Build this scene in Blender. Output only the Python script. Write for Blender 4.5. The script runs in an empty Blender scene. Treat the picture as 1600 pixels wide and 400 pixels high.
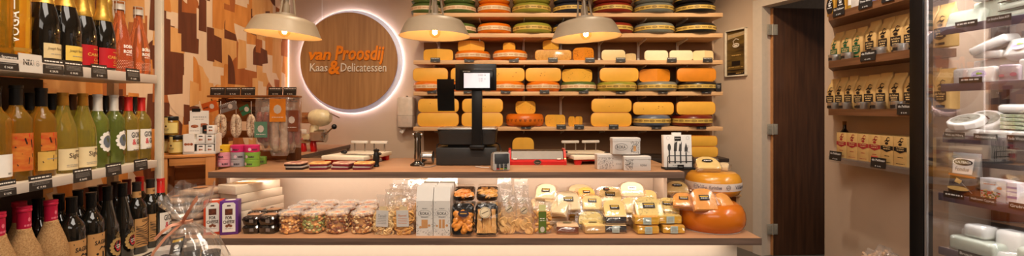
import bpy, bmesh, math, random
from mathutils import Vector, Matrix, noise
random.seed(7)
PI = math.pi
C = bpy.context.scene.collection
S = bpy.context.scene
# ------------------------------------------------------------------ camera, world, light, exposure
EYE = 1.18
FPX = 700.0
cd = bpy.data.cameras.new('camera'); cam = bpy.data.objects.new('camera', cd); C.objects.link(cam)
cam.location = (0, 0, EYE); cam.rotation_euler = (PI/2, 0, 0)
cd.sensor_width = 36; cd.lens = 36*FPX/1600; cd.shift_y = -30/1600; cd.clip_start = 0.02
S.camera = cam
S.view_settings.view_transform = 'Standard'; S.view_settings.look = 'None'
S.view_settings.gamma = 1; S.view_settings.use_curve_mapping = False
S.view_settings.exposure = 0.0
S.cycles.transparent_max_bounces = 32
w = bpy.data.worlds.new('world'); S.world = w; w.use_nodes = True
w.node_tree.nodes['Background'].inputs[0].default_value = (1, .9, .8, 1)
w.node_tree.nodes['Background'].inputs[1].default_value = 0.15

def light(kind, name, loc, aim, power, col, size=.1, size_y=None, cone=60, blend=.6):
    d = bpy.data.lights.new(name, kind); o = bpy.data.objects.new(name, d); C.objects.link(o)
    o.location = loc; d.energy = power; d.color = col
    v = Vector(aim)-Vector(loc); o.rotation_euler = v.to_track_quat('-Z', 'Y').to_euler()
    if kind == 'AREA':
        d.size = size
        if size_y: d.shape = 'RECTANGLE'; d.size_y = size_y
    elif kind == 'SPOT':
        d.spot_size = math.radians(cone); d.spot_blend = blend; d.shadow_soft_size = size
    else: d.shadow_soft_size = size
    return o
WARM = (1, .80, .56); NEUT = (1, .89, .77); AMB = (1, .79, .54)
# soft area fill added at the ceiling, behind and above the camera, without fixtures
light('AREA', 'ceiling_fill', (-.2, .9, 2.7), (-.2, .9, 0), 44, NEUT, 1.8, 1.2)
light('AREA', 'ceiling_fill', (.2, -1.2, 2.7), (.2, 1.0, .8), 40, NEUT, 2.6, 1.4)
# track spots on the cheese wall
for i, x in enumerate((-.55, .05, .65, 1.25)):
    light('SPOT', 'track_spot', (x+.1, 2.05, 2.68), (x, 4.0, 1.42), 72, AMB, .035, cone=48, blend=.8)
light('SPOT', 'track_spot', (1.35, 2.6, 2.68), (1.85, 3.9, 1.2), 80, AMB, .04, cone=60, blend=.9)
light('SPOT', 'track_spot', (-1.3, 2.75, 2.68), (-1.5, 3.9, 1.2), 28, NEUT, .05, cone=70, blend=.9)
light('SPOT', 'track_spot', (-.9, 2.6, 2.68), (-2.03, 3.1, 1.4), 66, AMB, .05, cone=75, blend=.9)
# track spots on the goods of the lower shelf
for x in (-1.1, -.35, .4, 1.0):
    light('SPOT', 'track_spot', (x, 1.25, 2.68), (x, 2.3, .6), 48, (1, .85, .68), .05, cone=48, blend=.8)
for x in (-1.1, -.2, .6): light('SPOT', 'track_spot', (x, 2.75, 2.7), (x, 2.6, .86), 30, WARM, .05, cone=64, blend=.8)  # extra overhead spots added to brighten the worktop
# wine wall
for y in (1.4, 2.0):
    light('SPOT', 'track_spot', (-.55, y-.15, 2.68), (-1.65, y, 1.0), 42, WARM, .04, cone=75, blend=.9)
# coffee shelves
light('SPOT', 'track_spot', (1.35, 2.3, 2.68), (2.15, 2.75, 1.5), 70, NEUT, .04, cone=70, blend=.9)

def P(px, py, Y): return Vector(((px-800)*Y/FPX, Y, EYE+(170-py)*Y/FPX))
def PX(px, Y): return (px-800)*Y/FPX
def PZ(py, Y): return EYE+(170-py)*Y/FPX

# ------------------------------------------------------------------ materials
def lin(c):
    return tuple(((v/255)/12.92 if v/255 <= .04045 else ((v/255+.055)/1.055)**2.4) for v in c)+(1,)
MATS = {}
def mat(name, rgb, rough=.5, metal=0, var=.06, scale=30, spec=.5, emit=None, estr=0, trans=0, ior=1.45, alpha=1, coat=0, bump=0, sss=0, stretch=None, rgb2=None, contrast=None):
    if name in MATS: return MATS[name]
    m = bpy.data.materials.new(name); m.use_nodes = True; MATS[name] = m
    nt = m.node_tree; b = nt.nodes['Principled BSDF']
    c = lin(rgb)
    tc = nt.nodes.new('ShaderNodeTexCoord'); mp = nt.nodes.new('ShaderNodeMapping')
    nz = nt.nodes.new('ShaderNodeTexNoise'); rp = nt.nodes.new('ShaderNodeValToRGB')
    nt.links.new(tc.outputs['Object'], mp.inputs[0]); nt.links.new(mp.outputs[0], nz.inputs['Vector'])
    if stretch: mp.inputs['Scale'].default_value = stretch
    nz.inputs['Scale'].default_value = scale; nz.inputs['Detail'].default_value = 4
    c2 = lin(rgb2) if rgb2 else tuple(v*(1+var*1.5) for v in c[:3])+(1,)
    c1 = c if rgb2 else tuple(v*(1-var*1.5) for v in c[:3])+(1,)
    lo, hi = contrast or (.3, .7)
    rp.color_ramp.elements[0].position = lo; rp.color_ramp.elements[1].position = hi
    rp.color_ramp.elements[0].color = c1; rp.color_ramp.elements[1].color = c2
    nt.links.new(nz.outputs['Fac'], rp.inputs[0]); nt.links.new(rp.outputs[0], b.inputs['Base Color'])
    b.inputs['Roughness'].default_value = rough; b.inputs['Metallic'].default_value = metal
    b.inputs['Specular IOR Level'].default_value = spec; b.inputs['IOR'].default_value = ior
    b.inputs['Transmission Weight'].default_value = trans; b.inputs['Alpha'].default_value = alpha
    b.inputs['Coat Weight'].default_value = coat
    if sss:
        b.inputs['Subsurface Weight'].default_value = sss; b.inputs['Subsurface Radius'].default_value = (.02, .01, .005)
    if emit:
        b.inputs['Emission Color'].default_value = lin(emit); b.inputs['Emission Strength'].default_value = estr
    if bump:
        bp = nt.nodes.new('ShaderNodeBump'); bp.inputs['Strength'].default_value = bump; bp.inputs['Distance'].default_value = .002
        nt.links.new(nz.outputs['Fac'], bp.inputs['Height']); nt.links.new(bp.outputs[0], b.inputs['Normal'])
    return m
def wood(name, rgb, rgb2, axis='X', rough=.5, scale=14, ring=14):
    st = {'X': (1, ring, ring), 'Y': (ring, 1, ring), 'Z': (ring, ring, 1)}[axis]
    return mat(name, rgb, rough, rgb2=rgb2, scale=scale/4, stretch=st, bump=.08, contrast=(.32, .68))
def film(name, tint=(1, 1, 1), gloss=.12, rough=.12, milky=0.0, bumpy=25, ior=1.35):
    if name in MATS: return MATS[name]
    m = bpy.data.materials.new(name); m.use_nodes = True; MATS[name] = m
    nt = m.node_tree; nt.nodes.clear()
    out = nt.nodes.new('ShaderNodeOutputMaterial'); tr = nt.nodes.new('ShaderNodeBsdfTransparent'); gl = nt.nodes.new('ShaderNodeBsdfGlossy')
    df = nt.nodes.new('ShaderNodeBsdfDiffuse'); m1 = nt.nodes.new('ShaderNodeMixShader'); m2 = nt.nodes.new('ShaderNodeMixShader')
    fr = nt.nodes.new('ShaderNodeLayerWeight'); fr.inputs['Blend'].default_value = .5
    pw = nt.nodes.new('ShaderNodeMath'); pw.operation = 'POWER'; pw.inputs[1].default_value = 3.2
    ml = nt.nodes.new('ShaderNodeMath'); ml.operation = 'MULTIPLY'; ml.inputs[1].default_value = min(.9, (ior-1)*1.5)
    nt.links.new(fr.outputs['Facing'], pw.inputs[0]); nt.links.new(pw.outputs[0], ml.inputs[0])
    ad = nt.nodes.new('ShaderNodeMath'); ad.operation = 'ADD'; ad.use_clamp = True; ad.inputs[1].default_value = gloss
    tr.inputs[0].default_value = tint+(1,); df.inputs[0].default_value = (.9, .88, .85, 1); gl.inputs['Roughness'].default_value = rough
    gl.inputs[0].default_value = (1, 1, 1, 1)
    if bumpy:
        tc = nt.nodes.new('ShaderNodeTexCoord')
        nz = nt.nodes.new('ShaderNodeTexNoise'); nz.inputs['Scale'].default_value = bumpy; bp = nt.nodes.new('ShaderNodeBump')
        bp.inputs['Strength'].default_value = .35; bp.inputs['Distance'].default_value = .008
        nt.links.new(tc.outputs['Object'], nz.inputs['Vector'])
        nt.links.new(nz.outputs['Fac'], bp.inputs['Height']); nt.links.new(bp.outputs[0], gl.inputs['Normal'])
    nt.links.new(ml.outputs[0], ad.inputs[0]); m1.inputs[0].default_value = milky
    nt.links.new(tr.outputs[0], m1.inputs[1]); nt.links.new(df.outputs[0], m1.inputs[2])
    nt.links.new(ad.outputs[0], m2.inputs[0]); nt.links.new(m1.outputs[0], m2.inputs[1]); nt.links.new(gl.outputs[0], m2.inputs[2])
    nt.links.new(m2.outputs[0], out.inputs[0])
    return m
BLACK = mat('black_plastic', (22, 21, 21), .35); BLACKM = mat('black_matte', (26, 24, 23), .6)
WHITE = mat('white_card', (236, 230, 222), .5, var=.02); WHITEP = mat('white_plastic', (232, 226, 216), .35, var=.02)
INKW = mat('white_ink', (238, 234, 226), .5, var=.01); INKK = mat('black_ink', (24, 22, 22), .6, var=.01)
CHROME = mat('steel', (200, 195, 188), .22, 1, var=.02); DSTEEL = mat('dark_steel', (90, 88, 86), .25, 1, var=.04)
REDP = mat('red_plastic', (190, 22, 24), .3, coat=.4)
FILM = film('clear_film', gloss=.07, rough=.16); CELLO = film('cellophane', gloss=.10, rough=.12, milky=.08, bumpy=45, ior=1.4); MILK = film('milky_film', gloss=.08, milky=.14, rough=.2)
CLEARP = film('clear_plastic', gloss=.06, rough=.05, milky=.05, bumpy=0)
GOLD = mat('gold_foil', (205, 160, 70), .35, .7, var=.08, bump=.3, scale=90)
KRAFT = mat('kraft_paper', (214, 172, 106), .6, var=.04)
CARD = mat('price_card_black', (40, 36, 34), .45, var=.03)
GREYINK = mat('grey_ink', (150, 146, 140), .6, var=.02)

# ------------------------------------------------------------------ mesh builder
class MB:
    def __init__(s): s.bm = bmesh.new(); s.mi = 0; s.done = s.bm.faces.layers.int.new('done')
    def _new(s, f0):
        d = s.done
        for f in s.bm.faces:
            if not f[d]: f[d] = 1; f.material_index = s.mi
    def box(s, c, d, bev=0, rot=None, seg=2):
        f0 = len(s.bm.faces)
        r = bmesh.ops.create_cube(s.bm, size=1); vs = r['verts']
        bmesh.ops.scale(s.bm, vec=d, verts=vs)
        if bev:
            es = list({e for v in vs for e in v.link_edges})
            g = bmesh.ops.bevel(s.bm, geom=es, offset=min(bev, min(d)*.49), segments=seg, affect='EDGES', profile=.5)
            vs = list({v for f in list(s.bm.faces)[f0:] for v in f.verts})
        if rot is not None: bmesh.ops.rotate(s.bm, cent=(0, 0, 0), matrix=rot, verts=vs)
        bmesh.ops.translate(s.bm, vec=c, verts=vs); s._new(f0); return s
    def lathe(s, prof, seg=28, a0=0, a1=2*PI, c=(0, 0, 0), rot=None, caps=False):
        f0 = len(s.bm.faces); full = abs(a1-a0-2*PI) < 1e-6
        n = seg if full else seg+1; cols = []; allv = []
        for i in range(n):
            a = a0+(a1-a0)*i/seg; ca, sa = math.cos(a), math.sin(a)
            col = [s.bm.verts.new((r*ca, r*sa, z)) for r, z in prof]; cols.append(col); allv += col
        for i in range(seg):
            A, B = cols[i], cols[(i+1) % n]
            for j in range(len(prof)-1): s.bm.faces.new((A[j], B[j], B[j+1], A[j+1]))
        if caps and not full:
            for col in (cols[0], cols[-1]):
                try: s.bm.faces.new(col)
                except Exception: pass
        if rot is not None: bmesh.ops.rotate(s.bm, cent=(0, 0, 0), matrix=rot, verts=allv)
        bmesh.ops.translate(s.bm, vec=c, verts=allv); s._new(f0)
        bmesh.ops.remove_doubles(s.bm, verts=[v for v in allv if v.is_valid], dist=1e-6); return s
    def cyl(s, r, z0, z1, c=(0, 0), seg=20, r2=None, rot=None, at=None):
        r2 = r if r2 is None else r2
        return s.lathe([(0, z0), (r, z0), (r2, z1), (0, z1)], seg, c=at or (c[0], c[1], 0), rot=rot)
    def tube(s, pts, r, seg=8):
        f0 = len(s.bm.faces); rings = []; pts = [Vector(p) for p in pts]
        for i, p in enumerate(pts):
            d = (pts[min(i+1, len(pts)-1)]-pts[max(i-1, 0)]).normalized()
            u = d.orthogonal().normalized() if i == 0 else (u-d*u.dot(d)).normalized()
            v = d.cross(u); rr = r[i] if isinstance(r, (list, tuple)) else r
            rings.append([s.bm.verts.new(p+(u*math.cos(2*PI*k/seg)+v*math.sin(2*PI*k/seg))*rr) for k in range(seg)])
        for A, B in zip(rings, rings[1:]):
            for k in range(seg): s.bm.faces.new((A[k], A[(k+1) % seg], B[(k+1) % seg], B[k]))
        s.bm.faces.new(list(reversed(rings[0]))); s.bm.faces.new(rings[-1]); s._new(f0); return s
    def loft(s, rings, seg=24, e=4, cap=True):      # ring: cx, cy, z, half width, half depth
        f0 = len(s.bm.faces); R = []
        for cx, cy, z, a, b in rings:
            L = []
            for k in range(seg):
                t = 2*PI*(k+.5)/seg; ct, st = math.cos(t), math.sin(t)
                q = (abs(ct)**e+abs(st)**e)**(-1/e)
                L.append(s.bm.verts.new((cx+a*q*ct, cy+b*q*st, z)))
            R.append(L)
        for A, B in zip(R, R[1:]):
            for k in range(seg): s.bm.faces.new((A[k], A[(k+1) % seg], B[(k+1) % seg], B[k]))
        if cap: s.bm.faces.new(list(reversed(R[0]))); s.bm.faces.new(R[-1])
        s._new(f0); return s
    def prism(s, poly, t, z=0, side=None):          # poly in XY, extruded along +Z by t
        f0 = len(s.bm.faces)
        A = [s.bm.verts.new((x, y, z)) for x, y in poly]; B = [s.bm.verts.new((x, y, z+t)) for x, y in poly]
        n = len(poly)
        s.bm.faces.new(list(reversed(A))); s.bm.faces.new(B); s._new(f0)
        for k in range(n):
            f = s.bm.faces.new((A[k], A[(k+1) % n], B[(k+1) % n], B[k])); f.material_index = s.mi if side is None else side(k); f[s.done] = 1
        return s
    def ball(s, c, r, sub=2, sc=(1, 1, 1), rot=None):
        f0 = len(s.bm.faces)
        g = bmesh.ops.create_icosphere(s.bm, subdivisions=sub, radius=r); vs = g['verts']
        bmesh.ops.scale(s.bm, vec=sc, verts=vs)
        if rot is not None: bmesh.ops.rotate(s.bm, cent=(0, 0, 0), matrix=rot, verts=vs)
        bmesh.ops.translate(s.bm, vec=c, verts=vs); s._new(f0); return s
    def quad(s, *v):
        f = s.bm.faces.new([s.bm.verts.new(p) for p in v]); f.material_index = s.mi; f[s.done] = 1; return s
    def xf(s, M): bmesh.ops.transform(s.bm, matrix=M, verts=s.bm.verts); return s
    def jit(s, amp, sc=20, seed=0, zmin=None):
        for v in s.bm.verts:
            if zmin is not None and v.co.z < zmin: continue
            v.co += noise.noise_vector(v.co*sc+Vector((seed*3.1, seed*1.7, seed)))*amp
        return s
    def subdiv(s, n=1):
        bmesh.ops.subdivide_edges(s.bm, edges=s.bm.edges, cuts=n, use_grid_fill=True); return s
    def build(s, name, m, parent=None, smooth=None, loc=None, rot=None):
        s.bm.faces.layers.int.remove(s.done)
        bmesh.ops.recalc_face_normals(s.bm, faces=s.bm.faces)
        me = bpy.data.meshes.new(name); s.bm.to_mesh(me); s.bm.free()
        for x in (m if isinstance(m, (list, tuple)) else [m]): me.materials.append(x)
        if smooth is None: smooth = 35
        if smooth:
            me.polygons.foreach_set('use_smooth', [True]*len(me.polygons))
            try: me.set_sharp_from_angle(angle=math.radians(smooth))
            except Exception: pass
        o = bpy.data.objects.new(name, me); C.objects.link(o)
        if parent is not None: o.parent = parent
        if loc is not None: o.location = loc
        if rot is not None: o.rotation_euler = rot
        return o
USED = {}
def tag(o, label, cat, group=None):
    o['label'] = label; o['category'] = cat
    if group: o['group'] = group
    n = len(label.split())
    if not 4 <= n <= 16: print('LABEL LENGTH', n, label)
    if label in USED and not group: print('DUP LABEL', label)
    USED[label] = 1
    return o
def thing(name, label, cat, loc=(0, 0, 0), rz=0, group=None, rot=None):
    o = bpy.data.objects.new(name, None); C.objects.link(o); o.empty_display_size = .05
    o.location = loc; o.rotation_euler = rot if rot is not None else (0, 0, rz)
    return tag(o, label, cat, group)
def struct(name, mb, m, parent=None, **k):
    o = mb.build(name, m, parent, **k)
    o['kind'] = 'structure'
    return o
def dup(root, loc, rz=None, label=None, group=None, rot=None):
    r = root.copy(); C.objects.link(r); r.location = loc
    if rz is not None: r.rotation_euler = (0, 0, rz)
    if rot is not None: r.rotation_euler = rot
    if label: tag(r, label, r['category'], group)
    if group: r['group'] = group
    for ch in list(root.children):
        c = ch.copy(); C.objects.link(c); c.parent = r
        for g in list(ch.children):
            d = g.copy(); C.objects.link(d); d.parent = c
    return r
# ------------------------------------------------------------------ lettering
TC = {}
def glyphs(s, bold=0, shear=0, spacing=1):
    k = (s, bold, shear, spacing)
    if k not in TC:
        cu = bpy.data.curves.new('t', 'FONT'); cu.body = s; cu.size = 1; cu.offset = bold; cu.shear = shear; cu.resolution_u = 2; cu.space_character = spacing
        ob = bpy.data.objects.new('t', cu); me = bpy.data.meshes.new_from_object(ob)
        vs = [v.co.copy() for v in me.vertices]; fs = [tuple(p.vertices) for p in me.polygons]
        bpy.data.objects.remove(ob); bpy.data.curves.remove(cu); bpy.data.meshes.remove(me)
        x0 = min(v.x for v in vs); x1 = max(v.x for v in vs); y0 = min(v.y for v in vs); y1 = max(v.y for v in vs)
        TC[k] = ([((v.x-x0)/(x1-x0)-.5, (v.y-y0)/(y1-y0)-.5) for v in vs], fs)
    return TC[k]
class LT:                                            # collects lettering, marks and dashes in a plane: x right, z up, facing -y
    def __init__(s): s.v = []; s.f = []
    def text(s, t, x, z, w, h, bold=0, shear=0, ang=0, spacing=1):
        vs, fs = glyphs(t, bold, shear, spacing); n = len(s.v); ca, sa = math.cos(ang), math.sin(ang)
        s.v += [(x+a*w*ca-b*h*sa, z+a*w*sa+b*h*ca) for a, b in vs]; s.f += [tuple(i+n for i in f) for f in fs]; return s
    def bar(s, x, z, w, h): return s.poly([(x-w/2, z-h/2), (x+w/2, z-h/2), (x+w/2, z+h/2), (x-w/2, z+h/2)])
    def poly(s, pts):
        n = len(s.v); s.v += pts; s.f.append(tuple(range(n, n+len(pts)))); return s
    def disc(s, x, z, rx, rz=None, k=20): return s.poly([(x+rx*math.cos(2*PI*i/k), z+(rz or rx)*math.sin(2*PI*i/k)) for i in range(k)])
    def ring(s, x, z, rx, rz, t, k=24):
        for i in range(k):
            a, b = 2*PI*i/k, 2*PI*(i+1)/k
            s.poly([(x+rx*math.cos(a), z+rz*math.sin(a)), (x+rx*math.cos(b), z+rz*math.sin(b)), (x+(rx-t)*math.cos(b), z+(rz-t)*math.sin(b)), (x+(rx-t)*math.cos(a), z+(rz-t)*math.sin(a))])
        return s
    def stroke(s, pts, wd):
        L = []; R = []
        for i, (x, z) in enumerate(pts):
            a = pts[max(i-1, 0)]; b = pts[min(i+1, len(pts)-1)]; dx, dz = b[0]-a[0], b[1]-a[1]; q = math.hypot(dx, dz) or 1
            ww = (wd[i] if isinstance(wd, (list, tuple)) else wd)/2
            L.append((x-dz/q*ww, z+dx/q*ww)); R.append((x+dz/q*ww, z-dx/q*ww))
        for i in range(len(pts)-1): s.poly([R[i], R[i+1], L[i+1], L[i]])
        return s
    def dashes(s, x0, x1, z, h, n=6, rnd=random):
        x = x0
        while x < x1-.001:
            l = (x1-x0)/n*rnd.uniform(.5, 1.2); s.bar(min(x+l*.4, x1), z, min(l*.8, x1-x), h); x += l
        return s
    def flat(s, parent, m, y=0, name='lettering', loc=None, rot=None, tf=None, thick=0):
        me = bpy.data.meshes.new(name); me.from_pydata([(tf(a, b) if tf else (a, y, b)) for a, b in s.v], [], s.f); me.materials.append(m)
        o = bpy.data.objects.new(name, me); C.objects.link(o); o.parent = parent
        if thick:
            md = o.modifiers.new('depth', 'SOLIDIFY'); md.thickness = thick; md.offset = 0
        if loc is not None: o.location = loc
        if rot is not None: o.rotation_euler = rot
        return o
    def wrap(s, parent, m, r, name='lettering', taper=None):    # onto a cylinder round z, facing -y
        r += .00022*len(parent.children)
        return s.flat(parent, m, name=name, tf=lambda a, b: ((rr := r(b) if callable(r) else r)*math.sin(a/rr), -rr*math.cos(a/rr), b))
def price_card(name, label, loc, w, h, rz=0, group=None, head=None, price=None, tilt=-.15, lines=2, thick=.0015, cat='price card', m=None):
    t = thing(name, label, cat, loc, group=group, rot=(tilt, 0, rz))
    mb = MB(); mb.box((0, 0, h/2), (w, thick, h)); c = mb.build('card', m or CARD, t)
    L = LT()
    if head: L.text(head, 0, h*.76, w*.86, h*.2, .01)
    else: L.dashes(-w*.42, w*.42, h*.82, h*.08, 5)
    L.flat(c, INKW, y=-thick/2-.0004); L = LT()
    for k in range(lines): L.dashes(-w*.38, w*.38, h*(.64-.09*k), h*.028, 9)
    L.flat(c, GREYINK, y=-thick/2-.0004, name='small_print'); L = LT()
    if price: L.text(price, 0, h*.16, w*.4, h*.15, .01)
    else: L.dashes(-w*.12, w*.12, h*.14, h*.06, 2)
    L.flat(c, INKW, y=-thick/2-.0004, name='price')
    return t
# ------------------------------------------------------------------ room shell
BY = 4.07; LX = -2.035; CORN = Vector((1.83, 4.07)); DD = Vector((.386, -1)).normalized()   # door wall runs from the back corner towards the camera
WALL = mat('beige_wall', (206, 180, 154), .75, var=.03, scale=4)
TRIMM = mat('cream_trim', (214, 198, 180), .5, var=.02)
CEILM = mat('ceiling_paint', (226, 214, 200), .8, var=.02)
FLOORM = mat('dark_floor', (96, 88, 80), .4, var=.1, scale=6)
def wall_box(name, x0, x1, y0, y1, z0, z1, m=WALL):
    return struct(name, MB().box(((x0+x1)/2, (y0+y1)/2, (z0+z1)/2), (x1-x0, y1-y0, z1-z0)), m, smooth=0)
ZC = 2.75
wall_box('floor', -2.2, 3.6, -3, 5.6, -.1, 0, FLOORM)
wall_box('ceiling', -2.2, 3.6, -3, 5.6, ZC, ZC+.1, CEILM)
wall_box('wall_back', LX, 1.9, BY, BY+.1, 0, ZC)
wall_box('wall_left', LX-.1, LX, -3, BY+.1, 0, ZC)
wall_box('wall_front', -2.2, 3.6, -3.1, -3, 0, ZC)
RX = 2.184
wall_box('wall_right', RX, RX+.1, 2.28, 3.13, 0, ZC)
wall_box('wall_niche', RX, 2.62, 2.24, 2.28, 0, ZC)
wall_box('wall_fridge', 2.6, 2.7, -3, 2.28, 0, ZC)
def dw(t, off=0): p = CORN+DD*t; n = Vector((-DD.y, DD.x)); n = -n; return p+n*off   # off > 0 goes into the shop
def dbox(mb, t0, t1, o0, o1, z0, z1):
    a = dw(t0, o0); b = dw(t1, o0); c = dw(t1, o1); d = dw(t0, o1)
    vs = [mb.bm.verts.new((p.x, p.y, z)) for z in (z0, z1) for p in (a, b, c, d)]
    for f in ((0, 1, 2, 3), (4, 5, 6, 7), (0, 1, 5, 4), (1, 2, 6, 5), (2, 3, 7, 6), (3, 0, 4, 7)): mb.bm.faces.new([vs[i] for i in f])
    return mb
T0, T1 = .425, .99; DH = 2.0
m_ = MB(); dbox(m_, -.03, T0, -.1, 0, 0, ZC); dbox(m_, T0, T1+.1, -.1, 0, DH+.06, ZC); struct('wall_door', m_, WALL, smooth=0)
m_ = MB(); dbox(m_, T0, T0+.085, -.1, .012, 0, DH); dbox(m_, T0, T1, -.1, .012, DH, DH+.06)
tr = struct('trim_door', m_, TRIMM, smooth=0)
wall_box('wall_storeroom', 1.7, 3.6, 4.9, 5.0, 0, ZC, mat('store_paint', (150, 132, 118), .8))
# the storeroom door leaf, standing open behind the frame, with its three hinges
DOORM = wood('door_veneer', (58, 34, 20), (82, 50, 30), 'Z', .45, 10, 16)
hp = dw(T0+.115, -.075)
dr = bpy.data.objects.new('door_1', None); C.objects.link(dr); dr.location = (hp.x, hp.y, 0); dr.rotation_euler = (0, 0, math.radians(4)); dr['kind'] = 'structure'
struct('leaf', MB().box((.425, .02, DH/2-.004), (.85, .04, DH-.012), .003), DOORM, dr)
struct('edge_strip', MB().box((-.001, .02, DH/2-.004), (.004, .041, DH-.014)), mat('door_edge', (176, 122, 74), .5), dr)
for py in (46.5, 202, 358):
    hz = PZ(py, hp.y)
    m2 = MB(); m2.box((-.03, -.003, hz), (.045, .004, .085), .002); m2.box((.02, -.003, hz), (.032, .004, .085), .002); m2.cyl(.006, hz-.044, hz+.044, at=(-.006, -.006, 0), seg=10)
    for dx in (-.038, -.02, .024):
        for dz in (-.028, 0, .028): m2.ball((dx, -.006, hz+dz), .0032, 1)
    struct('hinge', m2, mat('hinge_steel', (176, 168, 154), .4, .5), dr)
# baseboard bits and the corner light strip of the mural
mural = MB()
cols = [lin(c) for c in ()]
MUR = [wood('mural_tan', (224, 190, 156), (232, 202, 170), 'Z', .7, 10, 5), wood('mural_orange', (196, 120, 50), (222, 146, 70), 'Z', .7, 12, 5), wood('mural_rust', (158, 84, 36), (182, 104, 50), 'Z', .7, 12, 5), wood('mural_brown', (92, 46, 24), (112, 58, 32), 'Z', .7, 12, 5), wood('mural_amber', (212, 150, 84), (228, 172, 108), 'Z', .7, 12, 5)]
rm = random.Random(21)
mural.quad((0, .5, .0), (0, BY, .0), (0, BY, ZC), (0, .5, ZC)); lay = 0
def patch(y, z, a, b, mi, kind):
    global lay; lay += 1; x = .0002+lay*.000006; mural.mi = mi
    if kind == 0: pts = [(-a, -b), (a, -b+rm.uniform(-.02, .02)), (a*rm.uniform(.75, 1.1), b), (-a*rm.uniform(.75, 1.1), b+rm.uniform(-.02, .02))]
    elif kind == 1: pts = [(-a, -b)]+[(-a+2*a*math.cos(t), -b+2*b*math.sin(t)) for t in [PI/2*k/9 for k in range(10)]]
    elif kind == 2: pts = [(a, b)]+[(a-2*a*math.cos(t), b-2*b*math.sin(t)) for t in [PI/2*k/9 for k in range(10)]]
    else: pts = [(-a, -b), (a, -b)]+[(a*math.cos(t), b*.2+b*.9*math.sin(t)) for t in [PI*k/10 for k in range(11)]]
    mural.bm.faces.new([mural.bm.verts.new((x, min(max(y+p, .5), BY), min(max(z+q, 0), ZC))) for p, q in pts]).material_index = mi
for k in range(27):
    for j in range(17):
        y = .6+k*.132+rm.uniform(-.03, .03); z = .5+j*.138+rm.uniform(-.03, .03)
        patch(y, z, rm.uniform(.06, .105), rm.uniform(.07, .125), rm.choice([0, 0, 1, 1, 2, 4, 4, 3]), rm.choice([0, 0, 0, 1, 2, 3]))
for k in range(70):
    patch(rm.uniform(.6, BY), rm.uniform(.9, 2.4), rm.uniform(.035, .06), rm.uniform(.06, .12), rm.choice([0, 0, 3, 1, 4]), rm.choice([0, 0, 1, 2]))
tag(mural.build('wall_mural', MUR, loc=(LX+.001, 0, 0), smooth=0), 'mural of orange brown and cream cut paper shapes on the left wall', 'mural')
LEDM = mat('led_strip', (255, 250, 245), .5, emit=(255, 246, 240), estr=1.4)
tag(MB().box((LX+.008, BY-.008, 1.7), (.008, .008, 2.0), .002).build('corner_light', LEDM), 'thin white light strip standing in the corner beside the mural', 'light strip')

# ------------------------------------------------------------------ counter with lit recess
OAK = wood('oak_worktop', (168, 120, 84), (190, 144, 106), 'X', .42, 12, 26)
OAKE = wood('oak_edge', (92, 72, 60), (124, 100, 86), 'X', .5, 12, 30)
PANEL = mat('counter_panel', (232, 214, 194), .5, var=.01)
CZ = .856; LZ = .565
ct = thing('service_counter', 'oak shop counter with lit cream recess and display shelf along the front', 'counter', (0, 2.3, 0))
def topboard(name, x0, x1, y0, y1, zt, th, rxc=0):
    b = MB(); b.box(((x0+x1)/2, (y0+y1)/2+.001, zt-th/2), (x1-x0, y1-y0-.002, th), .001)
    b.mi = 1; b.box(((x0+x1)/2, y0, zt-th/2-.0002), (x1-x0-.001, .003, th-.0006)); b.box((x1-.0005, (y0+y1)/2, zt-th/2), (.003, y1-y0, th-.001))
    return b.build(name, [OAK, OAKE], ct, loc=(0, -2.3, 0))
topboard('worktop', -1.56, .885, 2.3, 2.95, CZ, .031)
topboard('display_shelf', -2.03, 1.187, 2.13, 2.66, LZ, .033)
def cpart(name, b, m, **k): return b.build(name, m, ct, loc=(0, -2.3, 0), **k)
cpart('recess_panel', MB().box((-.36, 2.63, (CZ+LZ)/2-.0155), (2.37, .02, CZ-LZ-.033)), PANEL)
cpart('end_panel', MB().box((.838, 2.57, (CZ+LZ)/2-.0155), (.02, .24, CZ-LZ-.033)), PANEL)
cpart('end_panel', MB().box((-1.55, 2.62, .69), (.02, .34, CZ-LZ-.035)), PANEL)
cpart('base_panel', MB().box((-.42, 2.26, .265), (3.1, .02, .53)), PANEL)
cpart('base_panel', MB().box((1.12, 2.45, .265), (.02, .38, .53)), PANEL)
cpart('back_panel', MB().box((-.335, 2.93, .41), (2.43, .02, .82)), PANEL)
LST = mat('led_lens', (255, 236, 210), .5, emit=(255, 226, 186), estr=2)
cpart('light_strip', MB().box((-.36, 2.36, CZ-.0343), (2.35, .014, .006), .002), LST)
cpart('light_strip', MB().box((-.42, 2.222, LZ-.039), (3.0, .014, .01), .002), LST)
light('AREA', 'recess_strip_light', (-.36, 2.40, CZ-.05), (-.36, 2.60, .70), 2.8, (1, .86, .72), 2.3, .02)
light('AREA', 'base_strip_light', (-.42, 2.17, LZ-.05), (-.42, 2.245, .3), 2.6, (1, .87, .74), 2.95, .02)
# side counter along the mural, meeting the back wall
sc_ = thing('side_counter', 'oak topped side counter under the cream cheese grater by the mural', 'counter', (-1.748, 3.455, 0))
b = MB(); b.box((0, .06, CZ-.0155), (.56, 1.1, .031), .001); b.mi = 1; b.box((.2805, .06, CZ-.0155), (.003, 1.1, .030)); b.build('worktop', [OAK, OAKE], sc_)
MB().box((-.01, .06, .4125), (.53, 1.08, .825)).build('cabinet_body', PANEL, sc_)
MB().box((-.055, -.64, CZ-.0155), (.455, .29, .031), .001).build('worktop', OAK, sc_)
MB().box((-.055, -.64, .4125), (.44, .28, .825)).build('drawer_box', PANEL, sc_)
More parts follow.
